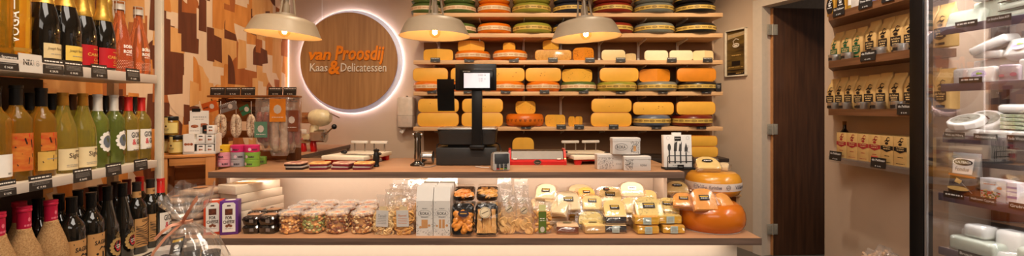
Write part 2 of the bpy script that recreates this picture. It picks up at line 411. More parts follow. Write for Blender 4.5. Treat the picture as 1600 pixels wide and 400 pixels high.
# low work bench under the cheese shelves
wb = thing('work_bench', 'low dark bench along the back wall behind the counter', 'bench', (.67, 3.85, 0))
MB().box((0, 0, .76), (2.2, .40, .03), .002).build('bench_top', mat('dark_laminate', (58, 46, 38), .45), wb)
MB().box((0, .02, .372), (2.15, .35, .743)).build('bench_body', mat('bench_body', (92, 74, 60), .6), wb)

# ------------------------------------------------------------------ cheese wall shelving
wall_box('wall_shade_panel', -.80, 1.815, BY-.006, BY-.0005, .0, ZC, mat('shelf_shade_brown', (138, 100, 68), .75, var=.03, scale=4))  # added sheet: shade behind the shelves painted brown over the beige wall
PINE = wood('pine_shelf', (206, 160, 112), (226, 184, 138), 'X', .55, 10, 22)
SHZ = {'A': PZ(20, 3.77), 'B': PZ(52, 3.77), 'C': PZ(94, 3.77), 'D': PZ(143, 3.77), 'E': PZ(198, 3.77)}
BRK = mat('white_metal', (222, 214, 204), .4, var=.02)
RAILX = [PX(p, 4.06) for p in (686, 752, 818, 876, 936, 997, 1058)]
nm = {'A': 'top', 'B': 'second', 'C': 'third', 'D': 'fourth', 'E': 'fifth'}
for k, z in SHZ.items():
    th = .034; x0, x1 = -.83, 1.775
    t = thing('cheese_shelf', f'pale pine wall shelf for cheese, {nm[k]} from the top of the wall', 'shelf', (.47, 4.06, z))
    b = MB(); b.box(((x0+x1)/2-.47, -.145, -th/2), (x1-x0, .29, th), .002); b.build('board', PINE, t)
    for x in RAILX:
        b = MB(); b.prism([(0, 0), (-.23, 0), (-.23, -.012), (-.02, -.034), (0, -.04)], .006); b.xf(Matrix.Translation((x-.473, -.0125, -th-.0005)) @ Matrix(((0, 0, 1, 0), (1, 0, 0, 0), (0, 1, 0, 0), (0, 0, 0, 1))))
        b.build('bracket', BRK, t, smooth=0)
for i, x in enumerate(RAILX):
    b = MB(); b.box((0, 0, .55), (.022, .012, 1.1), .002)
    for j in range(22): b.box((0, -.0065, .05+j*.05), (.005, .002, .02))
    tag(b.build('wall_rail', BRK, loc=(x, BY-.0135, 1.0)), f'white slotted wall rail behind the cheese shelves, {["first","second","third","fourth","fifth","sixth","seventh"][i]} from the left', 'shelf rail', 'slotted rails of the cheese wall')

# ------------------------------------------------------------------ round sign
sg = thing('round_sign', 'large round oak shop sign with orange and white lettering on the wall', 'sign', (PX(546, 4.0), 4.0, PZ(95.5, 4.0)))
SIGNW = wood('sign_oak', (156, 110, 64), (182, 134, 82), 'Z', .5, 9, 18)
RS = 75.5*4/FPX; rx90 = Matrix.Rotation(PI/2, 3, 'X')
disc = MB().lathe([(0, 0), (RS, 0), (RS, .018), (0, .018)], 96, rot=rx90).build('disc', SIGNW, sg)
MB().lathe([(RS-.08, .0), (RS-.046, .0), (RS-.046, -.046), (RS-.08, -.046)], 96, rot=rx90).build('backing_ring', WHITEP, sg, loc=(0, -.0, 0))
HALO = mat('halo_light', (255, 255, 255), .5, emit=(236, 232, 255), estr=26)
ARING = mat('acrylic_ring', (236, 232, 240), .4, emit=(226, 222, 240), estr=.22)
MB().lathe([(RS-.1, .0), (RS+.03, .0), (RS+.032, -.002), (RS+.032, -.006), (RS-.1, -.006)], 96, rot=rx90).build('acrylic_ring', ARING, sg, loc=(0, .047, 0))
MB().lathe([(RS-.01, -.0535), (RS+.006, -.0535), (RS+.006, -.0665), (RS-.01, -.0665)], 96, rot=rx90).build('halo_strip', HALO, sg)
SX = lambda p: (p-546)*4/FPX
SZ = lambda p: (95.5-p)*4/FPX
ORG = mat('orange_letters', (244, 136, 16), .4, var=.02, coat=.2); CRL = mat('cream_letters', (236, 222, 200), .4, var=.02)
def sgn(s, x0, x1, y0, y1, bold, shear, m):
    LT().text(s, (SX(x0)+SX(x1))/2, (SZ(y0)+SZ(y1))/2, SX(x1)-SX(x0), SZ(y0)-SZ(y1), bold, shear).flat(disc, m, y=-.024, thick=.010)
sgn('van', 484.5, 519, 81.5, 94.5, .028, .22, ORG)
sgn('Proosdij', 525, 602, 72, 102, .026, .2, ORG)
sgn('Kaas', 486, 513.5, 99.5, 112, .004, .06, CRL)
sgn('&', 515, 533, 95, 116.5, .03, .12, ORG)
sgn('Delicatessen', 534, 605, 99, 112.3, .004, .06, CRL)
# fine cable to the sign
tag(MB().tube([(PX(503.5, 4.06), 4.055, PZ(30, 4.06)), (PX(503.5, 4.06), 4.055, 2.7)], .002).build('sign_cable', WHITEP), 'thin white cable running up the wall above the round sign', 'cable')

# ------------------------------------------------------------------ pendant lamps
LAMPM = mat('lamp_enamel', (158, 139, 114), .4, var=.02); LAMPI = mat('lamp_inside', (250, 230, 196), .6, var=.01)
BULB = mat('bulb_glow', (255, 220, 160), .5, emit=(255, 198, 130), estr=170)
def make_lamp(label, loc, tilt):
    t = thing('pendant_lamp', label, 'lamp', loc, rot=tilt, group='cream pendant lamps above the counter')
    R = .187
    o = [(R, 0), (R-.004, .004), (.157, .062), (.142, .082), (.11, .094), (.07, .101), (.05, .104), (.048, .115), (.034, .118)]
    sh = MB().lathe(o, 64).build('shade', LAMPM, t, smooth=60)
    MB().lathe([(R-.001, .001), (R-.006, .004), (.154, .06), (.139, .079), (.108, .091), (.03, .1)], 64).build('inner_shade', LAMPI, sh, smooth=60)
    b = MB()
    for a in (.4, .4+2*PI/3, .4+4*PI/3): b.tube([(.046*math.cos(a), .046*math.sin(a), .108), (.030*math.cos(a), .030*math.sin(a), .212)], .0055, 6)
    b.cyl(.034, .206, .214, seg=24); b.cyl(.019, .116, .165, seg=20); b.cyl(.012, .165, .205, seg=16)
    b.build('cage', LAMPM, t)
    b = MB(); b.cyl(.017, .045, .1, seg=18); b.build('socket', mat('brass_socket', (150, 110, 60), .35, .7), t)
    MB().tube([(0, 0, .21), (0, 0, 1.2)], .004).build('cord', WHITEP, t)
    MB().lathe([(0, -.008), (.016, -.004), (.028, .01), (.03, .022), (.025, .038), (.014, .05)], 24).build('bulb_glass', film('bulb_glass', (1, .9, .7), .03, .05, 0, 0), t)
    MB().ball((0, 0, .024), .013, 2, (1, 1, 1.25)).build('filament', BULB, t)
    return t
LY = 2.38
for px, py, lab, tl in ((444, 55.5, 'cream pendant lamp hanging before the orange mural, left of the round sign', (0, math.radians(4.2), 0)), (679.5, 57, 'cream pendant lamp hanging right of the round sign, above the black scale', (0, 0, 0)), (916, 60, 'cream pendant lamp hanging before the cheese shelves, right of the scale', (0, math.radians(-3.8), 0))):
    o = make_lamp(lab, P(px, py, LY), tl); o['group'] = 'cream pendant lamps above the counter'

# ------------------------------------------------------------------ wall dispenser, poster
dp = thing('paper_dispenser', 'cream paper towel dispenser on the wall left of the cheese shelves', 'dispenser', P(638.5, 199, 4.07))
b = MB(); b.loft([(0, -.075, .0, .062, .06), (0, -.078, .01, .07, .07), (0, -.078, .10, .074, .074), (0, -.078, .108, .071, .071)], 28, 5); b.build('lower_case', mat('dispenser_grey', (196, 176, 158), .4), dp)
b = MB(); b.loft([(0, -.078, .109, .074, .074), (0, -.078, .25, .076, .076), (0, -.076, .268, .07, .07), (0, -.07, .276, .05, .05)], 28, 5); b.build('upper_case', mat('dispenser_cream', (216, 198, 178), .35), dp)
b = MB(); b.quad((-.05, -.09, .0), (-.01, -.1, .0), (-.03, -.11, -.05), (-.058, -.1, -.035)); b.quad((-.01, -.1, .0), (.0, -.08, .0), (-.02, -.1, -.04), (-.03, -.11, -.05)); b.build('paper_tuft', WHITE, dp)
MB().cyl(.008, .27, .285, c=(0, -.06)).build('lock', DSTEEL, dp)
# poster: white frame standing off the door wall
pa = Vector((PX(1134.5, 1), 1)); 
def on_dw(px):                                        # where a sight line meets the door wall
    r = (px-800)/FPX; t = (CORN.x-r*CORN.y)/(r*DD.y-DD.x); return dw(t)
A = on_dw(1135); B2 = on_dw(1168); wv = (B2-A); wl = wv.length; ang = math.atan2(wv.y, wv.x)
z1 = PZ(48, A.y)-.005; z0 = PZ(121, A.y); ph = z1-z0
ps = thing('framed_poster', 'white framed brown poster on the wall beside the storeroom door', 'poster', ((A.x+B2.x)/2, (A.y+B2.y)/2, z0), ang)
b = MB()
for c, d in (((0, -.012, .006), (wl, .024, .012)), ((0, -.012, ph-.006), (wl, .024, .012)), ((-wl/2+.006, -.012, ph/2), (.012, .024, ph)), ((wl/2-.006, -.012, ph/2), (.012, .024, ph))): b.box(c, d, .002)
b.build('frame', mat('white_frame', (228, 214, 190), .4), ps)
pp = MB().box((0, -.006, ph/2), (wl-.02, .004, ph-.02)).build('print', mat('poster_brown', (62, 42, 22), .4, rgb2=(126, 98, 44), scale=5, stretch=(1, 1, 6)), ps)
LT().bar(0, ph*.06, wl*.8, ph*.06).bar(0, ph*.14, wl*.85, ph*.02).bar(0, ph*.28, wl*.4, ph*.10).flat(pp, mat('poster_dark', (34, 24, 18), .5), y=-.0088)
LT().dashes(-wl*.36, wl*.3, ph*.86, ph*.02, 4).dashes(-wl*.2, wl*.2, ph*.45, ph*.02, 3).dashes(-wl*.36, wl*.36, ph*.2, ph*.01, 3).dashes(0, wl*.3, ph*.07, ph*.012, 3).flat(pp, mat('poster_gold', (206, 164, 92), .5), y=-.0092)
LT().ring(.0, ph*.66, wl*.16, ph*.045, .008).bar(0, ph*.655, wl*.16, ph*.03).stroke([(-.02, ph*.7), (-.03, ph*.75), (0, ph*.8), (.03, ph*.77)], .006).flat(pp, CRL, y=-.0094)
LT().poly([(-wl*.4, ph*.8), (wl*.42, ph*.86), (wl*.42, ph*.93), (-wl*.4, ph*.9)]).flat(pp, mat('poster_light', (186, 160, 120), .5), y=-.0086)
# ------------------------------------------------------------------ cheeses on the wall
RIND = {'orange': (228, 116, 14), 'deeporange': (214, 108, 22), 'olive': (150, 146, 54), 'green': (84, 104, 50), 'red': (132, 40, 24), 'navy': (38, 42, 52), 'grey': (122, 124, 114), 'black': (30, 28, 26), 'bluegrey': (92, 100, 118), 'darkred': (110, 30, 20), 'amber': (206, 126, 30), 'pale': (230, 202, 142), 'cream': (238, 216, 170), 'yellow': (230, 158, 46)}
def rind(n): return mat('rind_'+n, RIND[n], .35, var=.05, scale=12, coat=.15)
PASTE = mat('cheese_paste', (238, 178, 66), .5, var=.03, scale=14, sss=.0); PASTEP = mat('cheese_paste_pale', (240, 214, 158), .5, var=.02, scale=14)
PASTEA = mat('cheese_paste_aged', (226, 138, 30), .5, var=.05, scale=14)
PASTES = mat('cheese_paste_seeds', (228, 172, 84), .55, rgb2=(216, 156, 72), scale=60, contrast=(.45, .6))
BANDS = {'white': mat('band_cream', (232, 204, 164), .5, var=.02), 'yellow': mat('band_yellow', (214, 178, 88), .5, var=.03), 'none': None, 'brown': mat('band_brown', (116, 68, 26), .5)}
def wprof(R, h):                                       # rounded wheel side
    p = [(0, 0), (R*.78, 0), (R*.90, h*.05), (R*.97, h*.2), (R, h*.42), (R, h*.58), (R*.97, h*.8), (R*.90, h*.95), (R*.78, h), (0, h)]
    return p
def halfprof(R, h, rr=.34):
    p = [(0, 0)]
    r = h*rr
    for k in range(7): a = -PI/2+PI/2*k/6; p.append((R-r+r*math.cos(a), r+r*math.sin(a)))
    for k in range(7): a = PI/2*k/6; p.append((R-r+r*math.cos(a), h-r+r*math.sin(a)))
    return p+[(0, h)]
def wheel(label, loc, R, h, col, band='white', rz=0, group=None, seed=0, tone='k', gold=False):
    t = thing('round_cheese', label, 'cheese', loc, rz, group)
    MB().lathe(wprof(R, h), 56).build('rind', rind(col), t, smooth=50)
    if band != 'none':
        bh = h*.36; rb = lambda z: R+.0012
        bd = MB().lathe([(R+.0006, h*.5-bh/2), (R+.0010, h*.5), (R+.0006, h*.5+bh/2)], 56).build('label_band', BANDS[band], t)
        rr = random.Random(seed); L = LT(); a = -1.5*R
        while a < 1.5*R:                               # emblem, word, word ... round the band, too small to read
            L.ring(a, h*.5, R*.13, bh*.28, R*.02, 14); L.dashes(a-R*.08, a+R*.08, h*.5, bh*.16, 3, rr)
            L.dashes(a+R*.2, a+R*.46, h*.5, bh*.22, 5, rr); a += R*.62
        L.wrap(bd, INKW if band == 'brown' else mat('band_ink', (196, 136, 92), .6) if band == 'white' else mat('band_ink_dark', (112, 84, 40), .6), R+.0016)
    return t
def half(label, loc, R, h, col='amber', paste=None, rz=0, group=None, seed=0, holes=3):
    t = thing('half_cheese', label, 'cheese', loc, rz, group); p = halfprof(R, h)
    MB().lathe(p, 32, 0, PI).build('rind', rind(col), t, smooth=50)
    b = MB(); pr = [(r, z) for r, z in p if r > 0]
    ins = .004
    def face(y, k):
        q = [(max(r-k, 0), min(max(z, k), h-k)) for r, z in pr]
        return [(r, y, z) for r, z in q]+[(-r, y, z) for r, z in reversed(q)]
    o1 = [b.bm.verts.new(v) for v in face(0, 0)]; i1 = [b.bm.verts.new(v) for v in face(-.0012, ins)]
    b.mi = 1; n = len(o1)
    for k in range(n): f = b.bm.faces.new((o1[k], o1[(k+1) % n], i1[(k+1) % n], i1[k])); f.material_index = 1
    b.bm.faces.new(i1).material_index = 0
    c = b.build('cut_face', [paste or PASTE, rind(col)], t, smooth=50)
    if holes:
        rr = random.Random(seed); L = LT()
        for k in range(holes): L.disc(rr.uniform(-.6, .6)*R, h*rr.uniform(.35, .7), rr.uniform(.0025, .005), None, 10)
        L.flat(c, mat('cheese_hole', (176, 112, 44), .6), y=-.0016, name='holes')
    return t
def wedge(label, loc, R, h, col='amber', paste=None, a=(30, 150), group=None, rz=0, seed=0, specks=0, name='cheese_wedge'):
    """sector of a wheel, its tip at the origin side towards the viewer"""
    t = thing(name, label, 'cheese', loc, rz, group); p = halfprof(R, h, .3); a0, a1 = map(math.radians, a)
    MB().lathe(p, 20, a0, a1).build('rind', rind(col), t, smooth=50)
    b = MB(); rr = random.Random(seed)
    for ang in (a0, a1): b.bm.faces.new([b.bm.verts.new((r*math.cos(ang), r*math.sin(ang), z)) for r, z in p])
    c = b.build('cut_faces', paste or PASTE, t, smooth=0)
    if specks:
        L = MB()
        for ang in (a0, a1):
            for k in range(specks):
                r, z = rr.uniform(.1, .9)*R, rr.uniform(.12, .88)*h; sgn_ = 1 if ang == a0 else -1
                n = Vector((math.sin(ang), -math.cos(ang), 0))*sgn_
                L.ball(Vector((r*math.cos(ang), r*math.sin(ang), z))+n*.0005, .0028, 1, (1, 1, .7))
        L.build('seeds', mat('cumin_seed', (120, 74, 30), .7), t)
    return t
ORD = ['first', 'second', 'third', 'fourth', 'fifth', 'sixth', 'seventh', 'eighth', 'ninth', 'tenth']
def WH(x0, x1, z, h, col, band, label, Y=3.895, seed=None):
    R = min((x1-x0)/2*(Y-.02)/FPX, .17); return wheel(label, (PX((x0+x1)/2, Y-.01), Y, z), R, h, col, band, seed=seed or x0)
gr = None
z = SHZ['A']; h = .088
for x0, x1, col, nmx, tier in ((642, 690, 'green', 'green rinded', 0), (692, 744, 'green', 'green rinded', 1), (746, 798, 'orange', 'orange rinded', 0), (800, 861, 'olive', 'olive green', 0), (864, 921, 'navy', 'dark blue', 0), (925, 989, 'red', 'dark red', 0), (991, 1052, 'grey', 'grey', 0), (1054, 1117, 'black', 'black', 0)):
    bnd = 'white' if col in ('green', 'orange') else 'yellow'
    ext = {642: ' at the left end', 692: ' beside the orange one'}.get(x0, '')
    WH(x0, x1, z, h, col, bnd, f'{nmx} cheese wheel with {"cream" if bnd=="white" else "yellow"} band on the top shelf{ext}')
    WH(x0+1, x1-1, z+h, h, col, bnd, f'{nmx} cheese wheel stacked on another at the upper edge{ext}', seed=x0+9)
z = SHZ['B']
for x0, x1, col, nmx in ((692, 744, 'green', 'green rinded'), (746, 799, 'orange', 'orange rinded'), (801, 862, 'olive', 'olive green'), (864, 921, 'navy', 'dark blue'), (926, 990, 'red', 'rusty red'), (991, 1053, 'grey', 'grey'), (1055, 1118, 'black', 'black')):
    bnd = 'white' if col in ('green', 'orange') else 'yellow'
    WH(x0, x1, z, .092, col, bnd, f'single {nmx} cheese wheel with band on the second shelf from the top')
z = SHZ['C']
def WD(x0, x1, z, h, label, Y=3.80, a=(35, 145), **k):
    wpx = (x1-x0); R = wpx*Y/FPX/(2*math.sin((math.radians(a[1]-a[0]))/2)) if a[1]-a[0] < 180 else wpx*Y/FPX/2
    return wedge(label, (PX((x0+x1)/2, Y), Y, z), R*1.02, h, a=a, **k)
def HF(x0, x1, z, h, label, Y=3.80, **k): return half(label, (PX((x0+x1)/2, Y), Y, z), (x1-x0)/2*Y/FPX, h, seed=x0, **k)
WD(660, 706, z, .100, 'yellow cut cheese piece alone at the left of the third shelf', a=(25, 155), paste=PASTE)
WH(711, 766, z, .085, 'orange', 'white', 'glossy orange wheel with cream band carrying a cut wedge, third shelf', 3.89)
WD(715, 756, z+.0855, .095, 'broad cheese wedge lying on the orange wheel with cream band', Y=3.85, a=(25, 155))
WH(770, 824, z, .09, 'orange', 'white', 'glossy orange wheel carrying a small cheese block, third shelf', 3.89)
WD(786, 805, z+.0905, .07, 'small cheese block on the orange wheel right of the scale screen', Y=3.84, a=(40, 140))
t = HF(836, 893, z, .09, 'seeded half cheese in clear film behind the right pendant lamp', paste=PASTES, holes=0)
MB().loft([(0, .07, -.0005+.001, .175, .085), (0, .07, .045, .185, .095), (0, .07, .097, .16, .07)], 24, 3).jit(.006, 30, 3, .01).build('film_wrap', FILM, t)
WD(849, 874, z+.0985, .085, 'upright cheese wedge standing on the film wrapped half cheese', Y=3.84, a=(40, 140))
WD(897, 929, z, .112, 'tall cheese wedge speckled with cumin seeds on the third shelf', a=(30, 150), specks=26, paste=PASTEA)
HF(940, 977, z, .09, 'pale ivory half cheese beside a thin wedge on the third shelf', col='cream', paste=PASTEP, holes=0)
WD(979, 996, z, .062, 'thin low pale wedge leaning beside the ivory half cheese', col='cream', paste=PASTEP, a=(45, 135))
HF(1007, 1044, z, .086, 'white goat cheese half, left of its twin on the third shelf', col='cream', paste=mat('goat_paste', (242, 226, 188), .5, var=.02), holes=0)
HF(1046, 1083, z, .086, 'white goat cheese half, between its twin and the yellow piece', col='cream', paste=mat('goat_paste', (242, 226, 188), .5), holes=0)
WD(1085, 1117, z, .086, 'yellowish cut cheese at the right end of the third shelf', col='pale', paste=PASTEP, a=(20, 160))
z = SHZ['D']
for i, (x0, x1, col, bnd, lab, ux0, ux1, ulab, ukind) in enumerate((
    (646, 702, 'orange', 'white', 'orange wheel with cream band at the left end of the fourth shelf', 645, 700, 'amber half cheese stacked at the left end of the fourth shelf', 'h'),
    (704, 760, 'orange', 'white', 'orange banded wheel behind the scale display on the fourth shelf', 704, 759, 'amber half cheese hidden behind the scale display', 'h'),
    (764, 820, 'orange', 'white', 'orange banded wheel just right of the scale display', 765, 820, 'amber half cheese with holes just right of the scale display', 'h'),
    (822, 875, 'orange', 'white', 'orange banded wheel left of the green and white wheel', 821, 877, 'amber half cheese with a slanted cut, fourth shelf middle', 'h'),
    (876, 931, 'green', 'white', 'green wheel with white band on the fourth shelf', 880, 927, 'cheese wedge with holes stacked on the green and white wheel', 'w'),
    (932, 995, 'olive', 'yellow', 'olive green wheel with yellow band on the fourth shelf', 937, 998, 'amber half cheese stacked on the olive green wheel', 'h'),
    (996, 1057, 'grey', 'yellow', 'grey wheel with yellow band on the fourth shelf', 1003, 1051, 'orange cheese wedge stacked on the grey wheel', 'w'),
    (1058, 1119, 'black', 'yellow', 'black wheel with yellow band on the fourth shelf', 1058, 1119, 'dark amber half cheese stacked on the black wheel', 'h'))):
    WH(x0, x1, z, .086, col, bnd, lab)
    pst = PASTEA if i >= 6 else PASTE
    if ukind == 'h': HF(ux0, ux1, z+.0865, .116, ulab, Y=3.81, paste=pst, holes=(0 if i in (0, 1, 5, 7) else 4))
    else: WD(ux0, ux1, z+.0865, .108, ulab, Y=3.80, a=(28, 152), paste=pst, specks=(7 if i == 4 else 0))
z = SHZ['E']
for x0, x1, lab in ((652, 717, 'left of the customer display'), (721, 786, 'behind the scale column'), (923, 987, 'left of the blue grey wheel')):
    HF(x0, x1, z, .118, f'pale amber half cheese, lower of the stacked pair {lab}', holes=0)
    HF(x0+1, x1, z+.119, .118, f'pale amber half cheese, upper of the stacked pair {lab}', holes=2)
WH(790, 850, z, .108, 'deeporange', 'none', 'shiny deep orange wheel with printed marks on the fifth shelf', 3.89)
o = [c for c in C.objects if c.get('label') == 'shiny deep orange wheel with printed marks on the fifth shelf'][0]
L = LT(); R_ = .167
for a in [k*.042 for k in range(-5, 6)]: L.bar(a-.006, .056, .004, .018).bar(a+.004, .056, .012, .004).bar(a+.006, .06, .004, .01).bar(a, .048, .014, .003)
L.wrap(o, mat('rind_print', (96, 54, 16), .6), R_+.0012, 'printed_marks')
WD(806, 837, z+.1085, .108, 'cheese wedge with holes on the shiny deep orange wheel', Y=3.83, a=(35, 145), specks=5)
WD(853, 884, z, .10, 'larger cut wedge right of the shiny deep orange wheel', a=(32, 148), specks=4)
WD(889, 899, z, .086, 'narrow cheese sliver, left of a pair on the fifth shelf', a=(50, 130)); WD(899.5, 911, z, .086, 'narrow cheese sliver, right of a pair on the fifth shelf', a=(50, 130))
WH(989, 1047, z, .10, 'bluegrey', 'yellow', 'blue grey wheel with yellow band on the fifth shelf')
HF(989, 1053, z+.1005, .108, 'amber half cheese with holes stacked on the blue grey wheel', holes=6)
WH(1050, 1112, z, .10, 'darkred', 'yellow', 'dark red wheel with yellow band on the fifth shelf')
HF(1057, 1118, z+.1005, .112, 'amber half cheese stacked on the dark red wheel', holes=0)
zb = .7755
WD(801, 834, zb, .165, 'cheese piece standing behind the red film dispenser', Y=3.72, a=(15, 165)); 
HF(1055, 1122, zb, .089, 'lower half cheese on the bench behind the knife box', Y=3.75, holes=0); HF(1055, 1121, zb+.090, .089, 'upper half cheese on the bench behind the knife box', Y=3.75, holes=0)
# price cards of the cheese shelves
for k, lst in (('C', (680, 733, 803, 864, 922, 970, 1050, 1106)), ('D', (675, 732, 790, 851, 912, 970, 1036, 1104)), ('E', (822, 877, 905, 959, 1026, 1096))):
    for i, p in enumerate(lst):
        price_card('price_card', f'small black price card, {ORD[i]} from the left on the {nm[k]} cheese shelf', (PX(p, 3.757), 3.757, SHZ[k]-.016), 15*3.757/FPX, .036, tilt=-.1, lines=1, group='black price cards on the cheese shelves')
t = thing('card_stack', 'dark card standing at the right end of the fourth cheese shelf', 'card', (PX(1123.5, 3.757), 3.768, SHZ['D']+.001))
c = MB().box((0, 0, .035), (.045, .012, .07), .002).build('card', CARD, t); LT().bar(0, .045, .025, .008).bar(0, .03, .02, .004).flat(c, GREYINK, y=-.0066)

# ------------------------------------------------------------------ on the worktop: scale
SCY = 2.56
t = thing('shop_scale', 'black shop scale with touch screen, column and customer display on the worktop', 'scale', (PX(729, SCY), SCY+.12, CZ))
q = SCY/FPX; SXo = lambda p: (p-729)*q; SZo = lambda p: PZ(p, SCY)-CZ
dark = mat('scale_black', (46, 45, 44), .42, var=.03); 
b = MB(); b.box((SXo(729), 0, .052), (SXo(776)-SXo(681), .26, .10), .006); b.build('base', dark, t)
b = MB()
for x in (-.13, .13):
    for y in (-.1, .1): b.cyl(.012, 0, .004, c=(x, y), seg=12)
b.build('feet', BLACKM, t)
b = MB(); b.box((0, .005, .108), (.22, .2, .014), .003); b.build('neck_plate', BLACKM, t)
b = MB(); b.loft([(0, 0, .116, .155, .115), (0, 0, .122, .163, .122), (0, 0, .175, .168, .128), (0, 0, .183, .172, .132), (0, 0, .205, .172, .132)], 40, 8); b.build('weigh_head', dark, t)
b = MB(); b.box((0, 0, .2085), (.345, .265, .006), .003); b.box((0, .0, .2135), (.325, .245, .004), .002); b.build('weigh_plate', mat('brushed_plate', (206, 200, 192), .28, .8, var=.03), t)
cx = SXo(746); zt = SZo(120)
b = MB(); b.box((cx, -.148, (SZo(258-33)+zt)/2), (SXo(754)-SXo(738), .03, zt-SZo(232)), .003); b.build('column', BLACK, t)
b = MB(); b.box((cx, -.143, SZo(229)), (.084, .05, .022), .006); b.build('column_bracket', BLACK, t)
sc = MB().box((SXo(744.5), -.155, SZo(121.5)), (SXo(776)-SXo(713), .03, SZo(101)-SZo(142)), .005).build('screen_housing', BLACK, t)
pan = MB().box((SXo(746), -.178, SZo(125)), (SXo(773)-SXo(722), .018, SZo(110)-SZo(142)), .004).build('screen_panel', mat('screen_bezel', (18, 18, 19), .2), sc)
SCR = mat('screen_glow', (215, 215, 222), .3, emit=(222, 220, 228), estr=.62)
s2 = MB().box((SXo(746.5), -.1877, SZo(127)), (SXo(766)-SXo(726.5), .002, SZo(115.5)-SZo(138))).build('display', SCR, sc)
def s3(tx, x, y, w_, h_): LT().text(tx, SXo(x), SZo(y), w_*q, h_*q).flat(s2, GREYINK, y=-.1892)
s3('0.000', 752, 118.8, 8, 2.4); s3('0,00', 752.5, 124.5, 6, 2.4); s3('0,00', 752.5, 127.8, 6, 2.4); LT().bar(SXo(759), SZo(118.8), .006, .005).bar(SXo(759), SZo(124.5), .004, .005).flat(s2, GREYINK, y=-.1892)
LT().text('METTLER TOLEDO', SXo(731), SZo(113.2), 11*q, 1.8*q).flat(pan, INKW, y=-.1876)
b = MB(); b.box((SXo(717), -.13, SZo(136)), (.05, .02, .03), .003); b.build('display_arm', BLACK, t)
# customer display: curved black sheet
b = MB(); n = 14; pts = []
for k in range(n+1):
    zz = SZo(173.5)+(SZo(124.5)-SZo(173.5))*k/n; pts.append((-.16-.03*math.sin(PI*k/n*.5)+.02, zz))
for k in range(n):
    (y0, z0_), (y1, z1_) = pts[k], pts[k+1]; xa, xb = SXo(685), SXo(711)
    b.quad((xa, y0, z0_), (xb, y0, z0_), (xb, y1, z1_), (xa, y1, z1_)); b.quad((xa, y0+.012, z0_), (xb, y0+.012, z0_), (xb, y1+.012, z1_), (xa, y1+.012, z1_))
    b.quad((xa, y0, z0_), (xa, y0+.012, z0_), (xa, y1+.012, z1_), (xa, y1, z1_)); b.quad((xb, y0, z0_), (xb, y0+.012, z0_), (xb, y1+.012, z1_), (xb, y1, z1_))
b.quad((xa, pts[0][0], pts[0][1]), (xb, pts[0][0], pts[0][1]), (xb, pts[0][0]+.012, pts[0][1]), (xa, pts[0][0]+.012, pts[0][1])); b.quad((xa, pts[-1][0], pts[-1][1]), (xb, pts[-1][0], pts[-1][1]), (xb, pts[-1][0]+.012, pts[-1][1]), (xa, pts[-1][0]+.012, pts[-1][1]))
bmesh.ops.remove_doubles(b.bm, verts=b.bm.verts, dist=1e-5)
cdz = b.build('customer_display', mat('gloss_black', (20, 19, 19), .22), t); MB().ball((SXo(697), -.165, SZo(137.5)), .002, 1).build('screw', CHROME, cdz)
b = MB(); b.tube([(-.17, -.02, .04), (-.19, -.03, .06), (-.185, -.02, .11), (-.16, .02, .125)], .0035); b.build('cable', BLACK, t)
b = MB(); b.tube([(.16, .02, .12), (.185, .0, .11), (.195, -.06, .08), (.19, -.1, .03), (.18, -.12, .005)], .0035); b.build('cable', BLACK, t)
# hand mixer like chrome stand: a steel core sampler on a round foot, with a steel beaker
t = thing('cheese_clamp', 'chrome upright tool on a round foot left of the scale', 'kitchen tool', (PX(652.5, SCY), SCY, CZ))
b = MB(); b.lathe([(0, 0), (.042, 0), (.042, .008), (.03, .016), (.018, .024), (.014, .03), (0, .03)], 28); b.build('foot', DSTEEL, t)
b = MB(); b.loft([(0, 0, .028, .018, .018), (0, 0, .08, .02, .02), (0, 0, .15, .017, .018), (0, 0, .168, .023, .02), (0, 0, .186, .02, .018), (0, 0, .192, .01, .01)], 20, 2.6); b.build('body', mat('polished_steel', (140, 136, 130), .15, 1), t)
b = MB(); b.cyl(.009, -.028, .028, at=(0, 0, .176), rot=Matrix.Rotation(PI/2, 3, 'Y'), seg=14); b.box((0, -.02, .1), (.008, .006, .12), .002); b.build('hinge_arm', CHROME, t)
t = thing('steel_cup', 'steel cup lying on its side between chrome tool and scale', 'cup', (PX(668, SCY+.06), SCY+.06, CZ+.041))
b = MB(); b.lathe([(0, -.03), (.034, -.03), (.037, -.026), (.037, .03), (.04, .034), (.034, .034), (.033, -.02), (0, -.02)], 28, rot=Matrix.Rotation(PI/2, 3, 'Y')); b.build('cup_body', CHROME, t)
tag(MB().tube([(PX(655, 2.5), 2.52, CZ+.004), (PX(664, 2.46), 2.46, CZ+.004), (PX(672, 2.47), 2.47, CZ+.004), (PX(680, 2.52), 2.53, CZ+.004)], .0028).build('grey_cable', mat('grey_cable', (150, 140, 130), .5)), 'thin grey cable curving on the worktop before the steel cup', 'cable')
tag(MB().tube([(PX(742, 2.46), 2.49, CZ+.004), (PX(752, 2.44), 2.45, CZ+.004), (PX(764, 2.40), 2.42, CZ+.006)], .0026).build('terminal_cable', mat('pale_cable', (214, 208, 200), .5)), 'short pale cable running to the payment terminal', 'cable')
# payment terminal
TY = 2.335; t = thing('payment_terminal', 'grey payment terminal with keypad in front of the scale', 'payment terminal', (PX(781, TY), TY+.045, CZ), .18)
q2 = TY/FPX; b = MB(); b.prism([(-.055, 0), (.055, 0), (.058, .03), (.04, .09), (-.05, .098), (-.058, .04)], .088); b.xf(Matrix.Translation((-.044, 0, 0)) @ Matrix(((0, 0, 1, 0), (1, 0, 0, 0), (0, 1, 0, 0), (0, 0, 0, 1))))
bmesh.ops.bevel(b.bm, geom=list(b.bm.edges), offset=.006, segments=2, affect='EDGES')
body = b.build('housing', mat('terminal_grey', (176, 170, 164), .4), t)
sl = Matrix.Rotation(math.atan2(.058, .008)-PI/2, 4, 'X')
b = MB(); b.box((0, 0, 0), (.074, .006, .05), .003); fr_ = b.build('front_panel', mat('terminal_dark', (52, 52, 54), .35), t, loc=(0, -.0555, .066), rot=(-.13, 0, 0))
